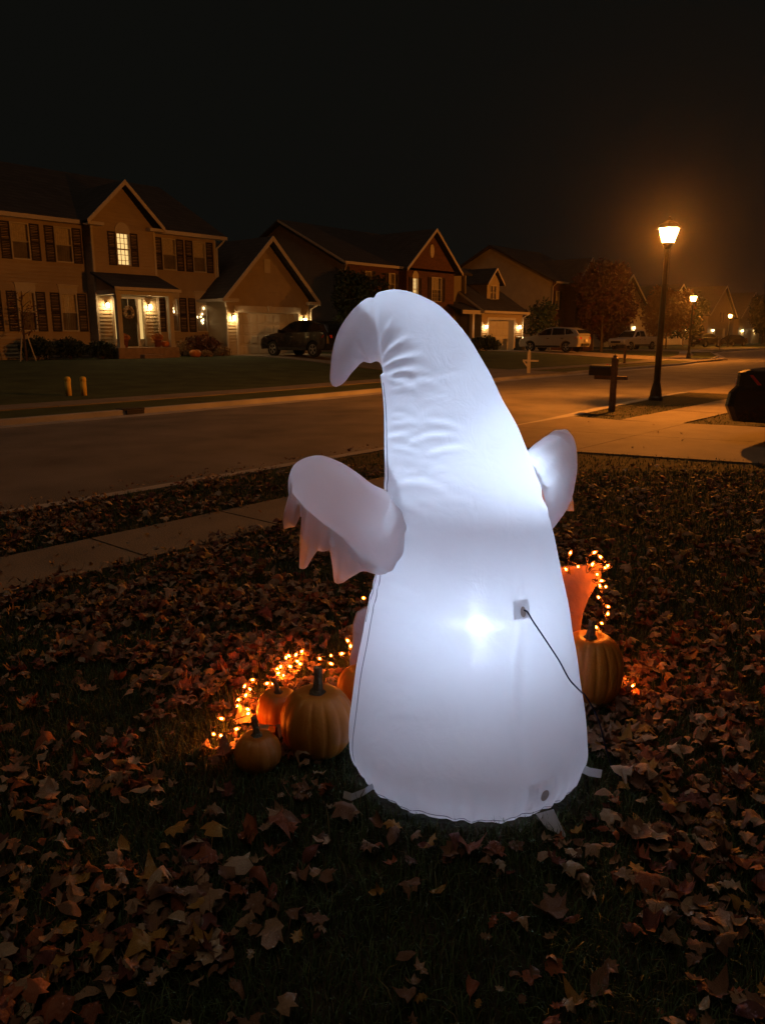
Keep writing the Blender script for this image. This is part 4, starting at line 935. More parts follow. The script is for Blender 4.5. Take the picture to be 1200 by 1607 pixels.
# ------------------------------------------------------------------ the inflatable ghost
def ghost_fabric(name, star=0.05, trans=0.60, tintc=(0.86, 0.86, 0.90)):
    m = bpy.data.materials.new(name); m.use_nodes = True
    n = m.node_tree.nodes; l = m.node_tree.links; n.clear()
    o = n.new('ShaderNodeOutputMaterial'); df = n.new('ShaderNodeBsdfDiffuse'); tr = n.new('ShaderNodeBsdfTranslucent'); mx = n.new('ShaderNodeMixShader')
    tc = n.new('ShaderNodeTexCoord'); nz = n.new('ShaderNodeTexNoise'); nz.inputs['Scale'].default_value = 5; nz.inputs['Detail'].default_value = 5
    l.new(tc.outputs['Object'], nz.inputs['Vector'])
    cr = n.new('ShaderNodeMix'); cr.data_type = 'RGBA'; l.new(nz.outputs['Fac'], cr.inputs[0])
    cr.inputs[6].default_value = (*[c * .92 for c in tintc], 1); cr.inputs[7].default_value = (*tintc, 1)
    l.new(cr.outputs[2], df.inputs['Color']); l.new(cr.outputs[2], tr.inputs['Color'])
    # fine wrinkling of the nylon
    n2 = n.new('ShaderNodeTexNoise'); n2.inputs['Scale'].default_value = 14; n2.inputs['Detail'].default_value = 6; n2.inputs['Distortion'].default_value = .6
    l.new(tc.outputs['Object'], n2.inputs['Vector'])
    bp = n.new('ShaderNodeBump'); bp.inputs['Strength'].default_value = .17; bp.inputs['Distance'].default_value = .02; l.new(n2.outputs['Fac'], bp.inputs['Height'])
    l.new(bp.outputs[0], df.inputs['Normal']); l.new(bp.outputs[0], tr.inputs['Normal'])
    mx.inputs[0].default_value = trans; l.new(df.outputs[0], mx.inputs[1]); l.new(tr.outputs[0], mx.inputs[2])
    last = mx.outputs[0]
    if star > 0:
        # the square weave: each thread cell bends the light either sideways or up and down
        ge = n.new('ShaderNodeNewGeometry')
        def vm(op, a=None, b=None):
            v = n.new('ShaderNodeVectorMath'); v.operation = op
            for i, q in enumerate((a, b)):
                if q is None: continue
                if isinstance(q, tuple): v.inputs[i].default_value = q
                else: l.new(q, v.inputs[i])
            return v
        def ma(op, a, b=None):
            v = n.new('ShaderNodeMath'); v.operation = op
            for i, q in enumerate((a, b)):
                if q is None: continue
                if isinstance(q, (int, float)): v.inputs[i].default_value = q
                else: l.new(q, v.inputs[i])
            return v
        T = vm('NORMALIZE', vm('CROSS_PRODUCT', (0, 0, 1), ge.outputs['Normal']).outputs[0]); Bt = vm('CROSS_PRODUCT', ge.outputs['Normal'], T.outputs[0])
        sc = vm('MULTIPLY', ge.outputs['Position'], (1733.0, 1733.0, 1733.0)); w1 = n.new('ShaderNodeTexWhiteNoise'); l.new(sc.outputs[0], w1.inputs['Vector'])
        sp = n.new('ShaderNodeSeparateColor'); l.new(w1.outputs['Color'], sp.inputs[0])
        r = ma('SUBTRACT', ma('MULTIPLY', sp.outputs[0], 2.0).outputs[0], 1.0)
        tilt = ma('MULTIPLY', r.outputs[0], ma('POWER', sp.outputs[2], 1.4).outputs[0])
        tv = ma('MULTIPLY', tilt.outputs[0], ma('MULTIPLY', ma('LESS_THAN', sp.outputs[1], 0.66).outputs[0], 1.5).outputs[0]); th = ma('MULTIPLY', tilt.outputs[0], ma('MULTIPLY', ma('GREATER_THAN', sp.outputs[1], 0.66).outputs[0], 0.8).outputs[0])
        def scale(v, f):
            q = n.new('ShaderNodeVectorMath'); q.operation = 'SCALE'; l.new(v, q.inputs[0]); l.new(f, q.inputs['Scale']); return q
        N1 = vm('ADD', vm('ADD', ge.outputs['Normal'], scale(T.outputs[0], th.outputs[0]).outputs[0]).outputs[0], scale(Bt.outputs[0], tv.outputs[0]).outputs[0])
        Nn = vm('NORMALIZE', N1.outputs[0])
        rf = n.new('ShaderNodeBsdfRefraction'); rf.inputs['IOR'].default_value = 2.4; rf.inputs['Roughness'].default_value = .10; l.new(Nn.outputs[0], rf.inputs['Normal'])
        m2 = n.new('ShaderNodeMixShader'); m2.inputs[0].default_value = star; l.new(last, m2.inputs[1]); l.new(rf.outputs[0], m2.inputs[2]); last = m2.outputs[0]
    l.new(last, o.inputs[0]); M[name] = m; return m
ghost_fabric('ghost_fabric', 0.013, 0.55, (.90, .90, .93))
ghost_fabric('ghost_arm_fabric', 0.0, 0.60, (0.95, 0.96, 0.99))
ghost_fabric('ghost_hem_fabric', 0.0, 0.70, (0.92, 0.88, 0.86))
emit('led_white', (0.58, 0.74, 1.0), 132)
emit('glint_glow', (0.95, 0.9, 0.75), 9)
ghost_fabric('intake_mesh', 0.0, 0.6, (0.50, 0.40, 0.34))
ghost_fabric('ghost_patch_fabric', 0.0, 0.80, (0.97, 0.97, 0.98))

GU, GW = 0.293, 2.5
ghost = thing('inflatable_ghost', 'tall glowing white inflatable ghost seen from behind, its pointed top curled over', 'inflatable ghost', tuple(lawn(GU, GW)), HEAD - PI / 2)
def spline(A, n):
    A = np.array(A, float); t = np.linspace(0, len(A) - 1, n); out = []
    for x in t:
        i = min(int(x), len(A) - 2); u = x - i
        p0, p1, p2, p3 = A[max(i - 1, 0)], A[i], A[i + 1], A[min(i + 2, len(A) - 1)]
        out.append(.5 * (2 * p1 + (p2 - p0) * u + (2 * p0 - 5 * p1 + 4 * p2 - p3) * u * u + (3 * p1 - p0 - 3 * p2 + p3) * u ** 3))
    return np.array(out)
# sections: left point (u,z), right point (u,z), depth radius
SEC = []
for z, r in ((0.0, .30), (.008, .36), (.03, .395), (.07, .413), (.12, .419)): SEC.append((.298 - r, z, .298 + r, z, r * 1.0))
SEC += [(-.113, .21, .707, .21, .40), (-.093, .36, .68, .36, .375), (-.058, .55, .643, .55, .34), (-.020, .73, .601, .73, .30), (.003, .887, .559, .887, .27), (.006, 1.03, .507, 1.045, .245),
        (.005, 1.144, .446, 1.186, .215), (.002, 1.248, .391, 1.289, .19), (-.004, 1.35, .30, 1.45, .165), (-.012, 1.395, .201, 1.568, .145), (-.020, 1.411, .13, 1.614, .13), (-.031, 1.416, .05, 1.636, .115),
        (-.046, 1.416, -.02, 1.626, .10), (-.061, 1.411, -.08, 1.587, .09), (-.080, 1.398, -.127, 1.529, .075), (-.10, 1.378, -.152, 1.47, .06), (-.117, 1.356, -.165, 1.40, .04), (-.133, 1.343, -.168, 1.358, .02), (-.148, 1.336, -.160, 1.339, .006)]
SS = spline(SEC, 300); NA = 216
TH_ = np.linspace(0, 2 * PI, NA, endpoint=False)
Lp = SS[:, 0:2]; Rp = SS[:, 2:4]; Cc = (Lp + Rp) / 2; Hh = (Rp - Lp) / 2; Dw = SS[:, 4]
X = Cc[:, None, 0] + Hh[:, None, 0] * np.cos(TH_)[None]; Z = Cc[:, None, 1] + Hh[:, None, 1] * np.cos(TH_)[None]; Yd = Dw[:, None] * np.sin(TH_)[None]
G = np.stack([X - GU, Yd, Z], 2)
# outward normals of the smooth body
du = np.roll(G, -1, 1) - np.roll(G, 1, 1); dv = np.gradient(G, axis=0); Nn_ = np.cross(du, dv); Nn_ /= np.linalg.norm(Nn_, axis=2)[..., None] + 1e-9
cen = np.stack([Cc[:, 0] - GU, 0 * Dw, Cc[:, 1]], 1)[:, None]
sgn = np.sign(np.sum(Nn_ * (G - cen), 2)); Nn_ *= np.where(sgn == 0, 1, sgn)[..., None]
disp = np.zeros(X.shape); uu, zz = X, Z; front = (np.sin(TH_) < .25)[None] * 1.0
def fold(u0, z0, u1, z1, amp, sig):
    a = np.array([u0, z0]); b = np.array([u1, z1]); d = b - a; L = np.linalg.norm(d); d /= L; nrm = np.array([-d[1], d[0]])
    s = (uu - a[0]) * d[0] + (zz - a[1]) * d[1]; q = (uu - a[0]) * nrm[0] + (zz - a[1]) * nrm[1]
    q = q - .10 * L * np.sin(PI * np.clip(s / L, 0, 1)) * np.sign(amp) * .6
    tap = np.clip(s / (.25 * L), 0, 1) * np.clip((L - s) / (.55 * L), 0, 1)
    return amp * tap * (np.exp(-(q / sig) ** 2) - .7 * np.exp(-((q - 2.0 * sig) / (1.6 * sig)) ** 2)) * front
rr = random.Random(4)
for (a, b, c, d_, am, sg) in ((-.012, 1.405, .09, 1.50, .009, .010), (-.008, 1.392, .13, 1.44, .009, .010), (-.012, 1.41, .04, 1.56, .008, .009), (0.0, 1.37, .15, 1.39, .007, .009), (-.02, 1.41, -.09, 1.44, .007, .008), (-.03, 1.41, -.07, 1.50, .006, .008),
                          (.005, 1.02, .16, 1.06, .006, .010), (.01, .99, .15, .955, .006, .010), (.0, .90, .14, .87, .005, .012), (-.005, .70, .13, .695, .006, .010), (.56, .98, .50, 1.04, .006, .01), (.55, .93, .49, .98, .005, .01)):
    disp += fold(a, b, c, d_, am, sg)
for i in range(34):     # horizontal creases pulled from the side seam
    z0 = rr.uniform(.98, 1.38); u0 = rr.uniform(.0, .14); L = rr.uniform(.07, .19); an = rr.gauss(.06, .16)
    disp += fold(u0, z0, u0 + L * math.cos(an), z0 + L * math.sin(an), rr.uniform(.0012, .0042), rr.uniform(.005, .009))
for i in range(16):
    z0 = rr.uniform(.30, .95); u0 = rr.uniform(-.08, .03); L = rr.uniform(.06, .16)
    disp += fold(u0, z0, u0 + L, z0 + rr.gauss(0, .03), rr.uniform(.0015, .0035), .009)
disp += fold(.425, .67, .435, .18, -.008, .012) + fold(.418, .70, .405, .80, -.006, .008)
# seam crease where the tip panel is sewn on
for a, b, c, d_ in ((-.032, 1.63, -.012, 1.405),):
    a2 = np.array([a, b]); d2 = np.array([c - a, d_ - b]); L = np.linalg.norm(d2); d2 /= L
    s = (uu - a) * d2[0] + (zz - b) * d2[1]; q = (uu - a) * -d2[1] + (zz - b) * d2[0]
    disp -= .010 * np.exp(-(q / .010) ** 2) * ((s > -.03) & (s < L + .03))
# puckers along the base seam
zr = np.clip((.16 - zz) / .13, 0, 1) * np.clip(zz / .03, 0, 1)
disp += zr * (.0045 * np.sin(31 * TH_ + 2 * np.sin(7 * TH_)) + .003 * np.sin(53 * TH_))[None]
# slack ripples
disp += .0022 * np.sin(uu * 19 + 3 * np.sin(zz * 7)) * np.sin(zz * 13 + 1.0)
G = G + Nn_ * disp[..., None]
def ghost_grid(G, close=True, cut=None):
    nr, na = G.shape[:2]; V = G.reshape(-1, 3); i, j = np.meshgrid(np.arange(nr - 1), np.arange(na), indexing='ij'); j2 = (j + 1) % na
    a, b, c, d = i * na + j, i * na + j2, (i + 1) * na + j2, (i + 1) * na + j
    F = np.concatenate([np.stack([a, b, c], -1).reshape(-1, 3), np.stack([a, c, d], -1).reshape(-1, 3)])
    V = np.concatenate([V, G[0].mean(0)[None], G[-1].mean(0)[None]]); n0 = nr * na; k = np.arange(na); k2 = (k + 1) % na
    tip = np.stack([(nr - 1) * na + k, (nr - 1) * na + k2, 0 * k + n0 + 1], -1)
    F = np.concatenate([F, np.stack([k2, k, 0 * k + n0], -1), tip] if close else [F, tip])
    if cut is not None: F = F[~cut(V[F].mean(1))]
    return V, F
def sleeve_holes(P):     # where the arms open into the body
    a = ((P[:, 1] + .052) / .118) ** 2 + ((P[:, 2] - .868) / .134) ** 2 < 1; a &= P[:, 0] < -.17
    b = ((P[:, 1] - .13) / .065) ** 2 + ((P[:, 2] - .92) / .095) ** 2 < 1; b &= P[:, 0] > .12
    return a | b
V, F = ghost_grid(G, cut=sleeve_holes)
gb = raw_mesh('body', V, F, 'ghost_fabric', smooth=True); gb.parent = ghost
def gsurf(th, z, off=0.0):
    """point on the back of the body, local frame; th: 0 right, -pi/2 towards the viewer"""
    k = (np.interp(th % (2 * PI), np.append(TH_, 2 * PI), np.arange(NA + 1))); j0 = int(k) % NA; j1 = (j0 + 1) % NA; f = k - int(k)
    col = G[:170, j0] * (1 - f) + G[:170, j1] * f; nn = Nn_[:170, j0]
    i = np.interp(z, col[:, 2], np.arange(170)); a = int(i); b = min(a + 1, 169); g = i - a
    return (col[a] * (1 - g) + col[b] * g) + (nn[a]) * off
def gpart(name, mb, m, parent=ghost, **k): return obj(name, mb, m, parent, local=True, **k)
# sewn seams
gpart('side_seam', MB().tube([gsurf(PI + .30, z, .0006) for z in np.linspace(.02, 1.36, 70)], .0014, 5), 'seam_thread')
gpart('side_seam', MB().tube([gsurf(PI + .12, z, .001) for z in np.linspace(.55, 1.36, 40)], .0010, 5), 'seam_thread')
gpart('base_seam', MB().tube([gsurf(q, .040 + .004 * math.sin(9 * q), .0008) for q in np.linspace(PI + .1, 2 * PI - .1, 90)], .0013, 5), 'seam_thread')
# arms
def loft(path, hh, dd, n=90, na=96, seed=0):
    P = spline(path, n); H = spline(np.array(hh)[:, None], n)[:, 0]; Dd = spline(np.array(dd)[:, None], n)[:, 0]
    T = np.gradient(P, axis=0); T /= np.linalg.norm(T, axis=1)[:, None]
    r = random.Random(seed); q = np.linspace(0, 2 * PI, na, endpoint=False); out = []
    for i in range(n):
        side = np.cross(T[i], [0, 0, 1.]) ; side /= np.linalg.norm(side) + 1e-9; up = np.cross(side, T[i])
        f = i / (n - 1); w = 1 + .014 * np.sin(5 * q + f * 9) + .010 * np.sin(9 * q - f * 14) + .016 * np.exp(-(f / .22) ** 2) * np.sin(17 * q + 3 * np.sin(2 * q)) + .012 * np.sin(f * 34 + 2.5 * np.sin(q * 2 + seed)) * np.exp(-((np.cos(q - 3.9) - 1) / .5) ** 2)
        out.append(P[i] + (np.cos(q) * w)[:, None] * up * H[i] + (np.sin(q) * w)[:, None] * side * Dd[i])
    return np.array(out)
def L_(u, w, z): return (u - GU, w, z)
armL = loft([L_(.065, -.05, .866), L_(.03, -.055, .868), L_(-.025, -.06, .880), L_(-.09, -.065, .922), L_(-.155, -.06, .974), L_(-.205, -.055, 1.017), L_(-.245, -.05, 1.052), L_(-.273, -.045, 1.075), L_(-.286, -.04, 1.085)], [.140, .145, .138, .122, .118, .108, .088, .05, .008], [.125, .132, .115, .10, .095, .085, .065, .04, .006], seed=2)
V, F = ghost_grid(armL, False); a = raw_mesh('arm', V, F, 'ghost_arm_fabric', smooth=True); a.parent = ghost; a['label'] = 'left arm with ragged hanging sleeve'; armLo = a
armR = loft([L_(.475, .11, .915), L_(.515, .17, .925), L_(.585, .27, .955), L_(.635, .34, 1.005), L_(.668, .39, 1.06), L_(.69, .42, 1.115), L_(.70, .43, 1.145)], [.14, .15, .155, .145, .12, .07, .01], [.10, .11, .10, .085, .065, .04, .006], seed=3)
V, F = ghost_grid(armR, False); a = raw_mesh('arm', V, F, 'ghost_arm_fabric', smooth=True); a.parent = ghost; armRo = a
def hem(top, bottom, w0, amp, parent, back=0.0):
    """hanging ragged sleeve: top and bottom edges as (u,z) lists of equal length; thin cloth with soft ripples"""
    n = len(top) * 6; Tp = spline(top, n); Bp = np.array([np.interp(np.linspace(0, len(bottom) - 1, n), np.arange(len(bottom)), np.array(bottom)[:, k]) for k in (0, 1)]).T
    k = 9; mb = MB()
    for s in (0, .003):
        for i in range(n):
            for j in range(k):
                t = j / (k - 1); p = Tp[i] * (1 - t) + Bp[i] * t
                mb.v.append(L_(p[0], w0 + s + back * t + amp * t * math.sin(i * .55) + .012 * t * math.sin(t * 3 + i * .21) + (.10 * max(0, (8 - i) / 8) if back else 0), p[1]))
    N = n * k
    for i in range(n - 1):
        for j in range(k - 1):
            a = i * k + j; mb.f.append((a, a + 1, a + k + 1, a + k)); mb.f.append((a + N, a + k + N, a + k + 1 + N, a + 1 + N))
    for i in range(n - 1): a = i * k + k - 1; mb.f.append((a, a + N, a + k + N, a + k))
    return obj('sleeve_hem', mb, 'ghost_hem_fabric', parent, smooth=True, local=True)
hem([(-.288, 1.05), (-.284, 1.03), (-.278, 1.015), (-.266, 1.0), (-.255, .985), (-.245, .972), (-.232, .961), (-.21, .94), (-.185, .919), (-.16, .90), (-.127, .873), (-.095, .848), (-.066, .825), (-.01, .79)],
    [(-.298, 1.03), (-.315, .95), (-.318, .885), (-.280, .897), (-.262, .935), (-.268, .83), (-.272, .756), (-.245, .762), (-.212, .812), (-.172, .815), (-.158, .715), (-.128, .706), (-.068, .750), (-.005, .735)], -.150, .014, armLo, .055)
hem([(.62, .98), (.64, .93), (.655, .90), (.66, .88), (.65, .86)], [(.715, .97), (.718, .90), (.735, .838), (.70, .842), (.665, .825)], .37, .01, armRo)
# seam ring where the left arm is sewn on
gpart('arm_seam', MB().tube([armL[3][j % 96] for j in range(0, 97)], .0012, 5), 'seam_thread', armLo)
# light inside, port with cord, air intake, tethers
gpart('led_and_glint', MB().lathe([(.002, .514), (.014, .520), (.020, .534), (.014, .548), (.002, .554)], (.010, -.085, .040), 12), 'led_white', smooth=True)
sl = bpy.data.lights.new('led_beam', 'SPOT'); sl.energy = 20; sl.color = (0.60, 0.755, 1.0); sl.spot_size = math.radians(86); sl.spot_blend = 1.0; sl.shadow_soft_size = .02
slo = bpy.data.objects.new('led_beam', sl); COL.objects.link(slo); slo.parent = ghost; slo.location = (.016, .03, .60); slo.rotation_euler = (PI, 0, 0)
gpart('led_and_glint', MB().lathe([(.001, .131), (.005, .134), (.005, .140), (.001, .143)], (-.04, -.25, .125), 8), 'glint_glow')  # glowing bead added to make the small glints low on the ghost
gpart('lamp_pole', MB().tube([(.010, -.10, .0), (.010, -.10, .548)], .0025, 6), 'strap_white')
def patch(th0, th1, z0, z1, off, m, name, parent=ghost, n=7, round_=False):
    mb = MB()
    if round_:
        c = ((th0 + th1) / 2, (z0 + z1) / 2); ra, rb = (th1 - th0) / 2, (z1 - z0) / 2
        mb.v.append(tuple(gsurf(c[0], c[1], off + .001)))
        for i in range(20): q = 2 * PI * i / 20; mb.v.append(tuple(gsurf(c[0] + ra * math.cos(q), c[1] + rb * math.sin(q), off)))
        mb.f = [(0, i + 1, (i + 1) % 20 + 1) for i in range(20)]
    else:
        for i in range(n):
            for j in range(n): mb.v.append(tuple(gsurf(th0 + (th1 - th0) * i / (n - 1), z0 + (z1 - z0) * j / (n - 1), off + .001 * math.sin(i * 2 + j))))
        mb.f = [(i * n + j, i * n + j + 1, (i + 1) * n + j + 1, (i + 1) * n + j) for i in range(n - 1) for j in range(n - 1)]
    return gpart(name, mb, m, parent)
pp = patch(-1.245, -1.065, .655, .712, .003, 'ghost_patch_fabric', 'cord_patch'); patch(-1.175, -1.115, .660, .693, .0055, 'intake_mesh', 'cord_opening', pp, round_=True)
pp = patch(-1.20, -.96, .060, .150, .003, 'ghost_patch_fabric', 'intake_patch'); patch(-1.10, -1.02, .085, .122, .0055, 'intake_mesh', 'air_intake', pp, round_=True)
cord = [gsurf(-1.14, .682, .008), gsurf(-1.11, .675, .012), gsurf(-1.05, .645, .006), gsurf(-.96, .60, .004), gsurf(-.86, .545, .004), gsurf(-.76, .495, .004), gsurf(-.64, .425, .004), gsurf(-.50, .375, .005), gsurf(-.36, .335, .006), gsurf(-.25, .30, .012)]
cord += [np.array(L_(.735, -.10, .22)), np.array(L_(.77, -.12, .10)), np.array(L_(.80, -.14, .035)), np.array(L_(.88, -.20, .02)), np.array(L_(.98, -.26, .018)), np.array(L_(1.12, -.30, .02)), np.array(L_(1.35, -.33, .018)), np.array(L_(1.8, -.2, .018))]
gpart('power_cord', MB().tube(spline(cord, 90), .0028, 6), 'cord_navy')
def strap(path, wv, name='tether_strap'):
    mb = MB(); P = np.array(path, float); w = np.array(wv, float)
    for p in P: mb.v += [tuple(p - w), tuple(p + w), tuple(p + w + [0, 0, .002]), tuple(p - w + [0, 0, .002])]
    for i in range(len(P) - 1):
        for k in range(4): mb.f.append((i * 4 + k, i * 4 + (k + 1) % 4, i * 4 + 4 + (k + 1) % 4, i * 4 + 4 + k))
    mb.f += [(0, 3, 2, 1), tuple(len(mb.v) - 4 + k for k in range(4))]
    return gpart(name, mb, 'strap_white')
strap([L_(-.02, -.23, .055), L_(-.06, -.27, .05), L_(-.10, -.29, .045), L_(-.125, -.29, .055)], (.002, .004, .010))
strap([L_(.655, -.12, .06), L_(.70, -.16, .055), L_(.735, -.18, .06)], (.003, .006, .011))
gpart('tether_flap', MB().add([L_(.475, -.385, .05), L_(.535, -.36, .05), L_(.53, -.42, .035), L_(.56, -.45, .012), L_(.50, -.43, .03)], [(0, 1, 2), (1, 3, 2), (0, 2, 4), (2, 3, 4)]), 'ghost_arm_fabric')

# ------------------------------------------------------------------ fallen leaves and grass on the near lawn
mat('leaf_litter', (1, 1, 1), 0.62, 0.28, 30, 0.3, 90, spec=0.35, attr='tint', col2=(1, 1, 1))
mat('grass_blade', (1, 1, 1), 0.6, 0.2, 20, spec=0.3, attr='tint', col2=(1, 1, 1))
KINDS = {'tan': (0.33, 0.21, 0.125), 'brown': (0.20, 0.105, 0.058), 'rust': (0.27, 0.085, 0.034), 'ochre': (0.38, 0.21, 0.050), 'pale': (0.42, 0.31, 0.20), 'maroon': (0.15, 0.05, 0.036)}
PROB = [.27, .27, .17, .10, .11, .08]
for k, c in KINDS.items(): mat('leaf_' + k + '_dry', c, 0.62, 0.3, 35, 0.35, 90, spec=0.35)
HALF = [[(0, -.40), (.20, -.46), (.24, -.34), (.42, -.26), (.38, -.10), (.54, .14), (.36, .16), (.30, .30), (.17, .30), (.08, .46), (0, .60)],
        [(0, -.5), (.18, -.30), (.27, 0), (.22, .25), (.10, .42), (0, .56)],
        [(0, -.5), (.10, -.35), (.24, -.28), (.14, -.15), (.32, -.02), (.16, .08), (.29, .25), (.12, .30), (0, .5)],
        [(0, -.40), (.30, -.34), (.24, -.16), (.50, .06), (.26, .10), (.20, .34), (0, .58)]]
def leaf_proto(shape, r):
    h = HALF[shape]; ring = h + [(-x, y) for x, y in h[-2:0:-1]]; n = len(ring)
    R0 = np.array(ring) * (1 + r.normal(0, .05, (n, 1))); mid = R0 * .52; P = np.concatenate([R0, mid, [[0, .02]], [[.012, -.42], [-.012, -.42], [.04 * r.normal(), -.85]]])
    x, y = P[:, 0], P[:, 1]
    a, b, c = r.normal(.5, 1.1), r.normal(.35, 1.0), r.normal(0, .8)
    z = a * x * x + b * y * y + c * x * y + .22 * np.abs(x) * r.uniform(-.5, 1.2) + .06 * np.sin(9 * x + r.uniform(0, 6)) * np.sin(8 * y) + r.normal(0, .025, len(P))
    F = [(i, (i + 1) % n, n + (i + 1) % n) for i in range(n)] + [(i, n + (i + 1) % n, n + i) for i in range(n)] + [(n + i, n + (i + 1) % n, 2 * n) for i in range(n)] + [(2 * n + 1, 2 * n + 2, 2 * n + 3)]
    # roll strongly curled leaves
    k = r.uniform(-3.0, 3.8); ang = x * k; x2 = np.sin(ang) / k if abs(k) > .1 else x; z2 = z + (1 - np.cos(ang)) / k if abs(k) > .1 else z
    return np.stack([x2, y, z2], 1), np.array(F)
PROTO = [leaf_proto(s, RNG) for s in (0, 0, 0, 0, 3, 3, 3, 3, 3, 1, 1, 1, 1, 2, 2, 2) for _ in (0, 1)]
def smooth_noise(x, y, f, seed):
    return .5 + .5 * np.sin(x * f * 1.3 + seed + 1.7 * np.sin(y * f + seed * 2)) * np.sin(y * f * 1.1 - seed + 1.3 * np.sin(x * f * .8 + seed))
def on_lawn(X, Y):
    d0 = np.interp(Y, [-14, 2.4, 4.6, 5.7, 6.72], [10.2, 9.9, 9.12, 9.05, 8.9]); d1 = np.interp(Y, [-14, 3.4, 4.65, 5.7, 6.72], [14.3, 14.0, 13.35, 13.2, 13.25])
    drive = (X > d0) & (X < d1); kerbY = np.interp(X, [11.5, 13, 16, 20], [6.55, 6.62, 6.95, 7.22])
    wa = np.interp(X, [9, 13.2], [4.5, 4.68]); wb_ = np.interp(X, [9, 13.2], [5.28, 5.74])
    return ~drive & (Y < kerbY) & ~((Y > wa) & (Y < wb_)) & (X < 20.6)
def in_view(X, Y, pad=.42):
    u = X * RT[0] + Y * RT[1]; w = X * FW[0] + Y * FW[1]
    dep = w * math.cos(math.radians(13)) + 1.5 * math.sin(math.radians(13)); yy = (w * -math.sin(math.radians(13)) + 1.5 * math.cos(math.radians(13))) / dep
    return (w > .5) & (np.abs(u) / dep < .497 + pad) & (yy < .666 + pad), u, w, dep
N = 620000
w_ = .7 + 8.0 * RNG.random(N) ** 1.3; u_ = (RNG.random(N) * 2 - 1) * (w_ * .92 + .45)
pdf = (1 / 1.3) * ((w_ - .7) / 8.0) ** (1 / 1.3 - 1) / 8.0 / (2 * (w_ * .92 + .45))      # samples per unit area
Xl = RT[0] * u_ + FW[0] * w_; Yl = RT[1] * u_ + FW[1] * w_
cl = smooth_noise(Xl, Yl, 3.1, 1.0) * .6 + smooth_noise(Xl, Yl, 7.0, 2.3) * .5
dens = np.interp(w_, [.7, 1.6, 2.2, 3.2, 5, 9], [1000, 1050, 1100, 1150, 720, 240])
dens *= np.clip(.08 + 2.0 * (cl - .31), .06, 1.6)
dens *= np.where((np.abs(u_ - .2) < .5) & (w_ < 2.15), .45, 1.0)                 # barer grass just in front of the ghost
dens *= np.where(u_ > 1.5, .45, 1.0)
keep = RNG.random(N) < dens / (pdf * N)
keep &= on_lawn(Xl, Yl) & in_view(Xl, Yl)[0]
keep &= ((u_ - GU) ** 2 + (w_ - GW) ** 2 > np.where(w_ < GW, .52, .44) ** 2)
Xl, Yl, u_, w_ = Xl[keep], Yl[keep], u_[keep], w_[keep]
# a few stray leaves on the pavement and driveway
xs = np.concatenate([RNG.uniform(1.5, 9, 70), RNG.uniform(1.5, 9, 90), RNG.uniform(9.3, 13, 16), RNG.uniform(2.5, 9, 150)]); ys = np.concatenate([RNG.normal(4.9, .25, 70), np.where(RNG.random(90) < .5, 4.52, 5.26) + RNG.normal(0, .05, 90), RNG.uniform(2.5, 6.5, 16), 6.76 + np.abs(RNG.normal(0, .14, 150))]); NH = len(xs)
Xl = np.concatenate([Xl, xs]); Yl = np.concatenate([Yl, ys]); hard = np.zeros(len(Xl), bool); hard[-NH:] = True
NL = len(Xl); size = np.clip(RNG.lognormal(math.log(.049), .30, NL), .020, .092) * np.where(hard, .8, 1)
zl = np.where(hard, np.where(Yl > 6.74, -.082, .024), np.clip(RNG.normal(.040, .013, NL), .016, .075))
yaw = RNG.uniform(0, 2 * PI, NL); tx = RNG.normal(0, .24, NL) * np.where(hard, .3, 1); ty = RNG.normal(0, .24, NL) * np.where(hard, .3, 1)
kind = RNG.choice(6, NL, p=PROB); prot = RNG.integers(0, len(PROTO), NL); flip = RNG.random(NL) < .35
view, uL, wL, dep = in_view(Xl, Yl, -.012)
hid = ((uL - GU) ** 2 + (wL - GW) ** 2 < .44 ** 2) | ((wL > 2.5) & (np.abs(uL / wL - .115) < .15))
score = np.where(view & ~hid, size / dep, 0); order = np.argsort(-score); solo = set(order[:300].tolist())
names = list(KINDS); LABELK = {'tan': 'tan', 'brown': 'dull brown', 'rust': 'rust red', 'ochre': 'yellow ochre', 'pale': 'pale buff', 'maroon': 'dark maroon'}
SHAPEW = ['lobed maple', 'broad lobed', 'plain oval', 'wavy oak']
pm = {}
def proto_mesh(p, k):
    if (p, k) not in pm:
        me = bpy.data.meshes.new('fallen_leaf'); V, F = PROTO[p]; me.from_pydata(V.tolist(), [], F.tolist()); me.materials.append(M['leaf_' + names[k] + '_dry'])
        me.polygons.foreach_set('use_smooth', [True] * len(me.polygons)); pm[(p, k)] = me
    return pm[(p, k)]
def rotm(i): return Matrix.Rotation(yaw[i], 3, 'Z') @ Matrix.Rotation(tx[i] + (PI if flip[i] else 0), 3, 'X') @ Matrix.Rotation(ty[i], 3, 'Y')
SHP = [0, 0, 0, 0, 1, 1, 1, 1, 1, 2, 2, 2, 2, 3, 3, 3]
VV, FF, CC = [], [], []; nb = 0
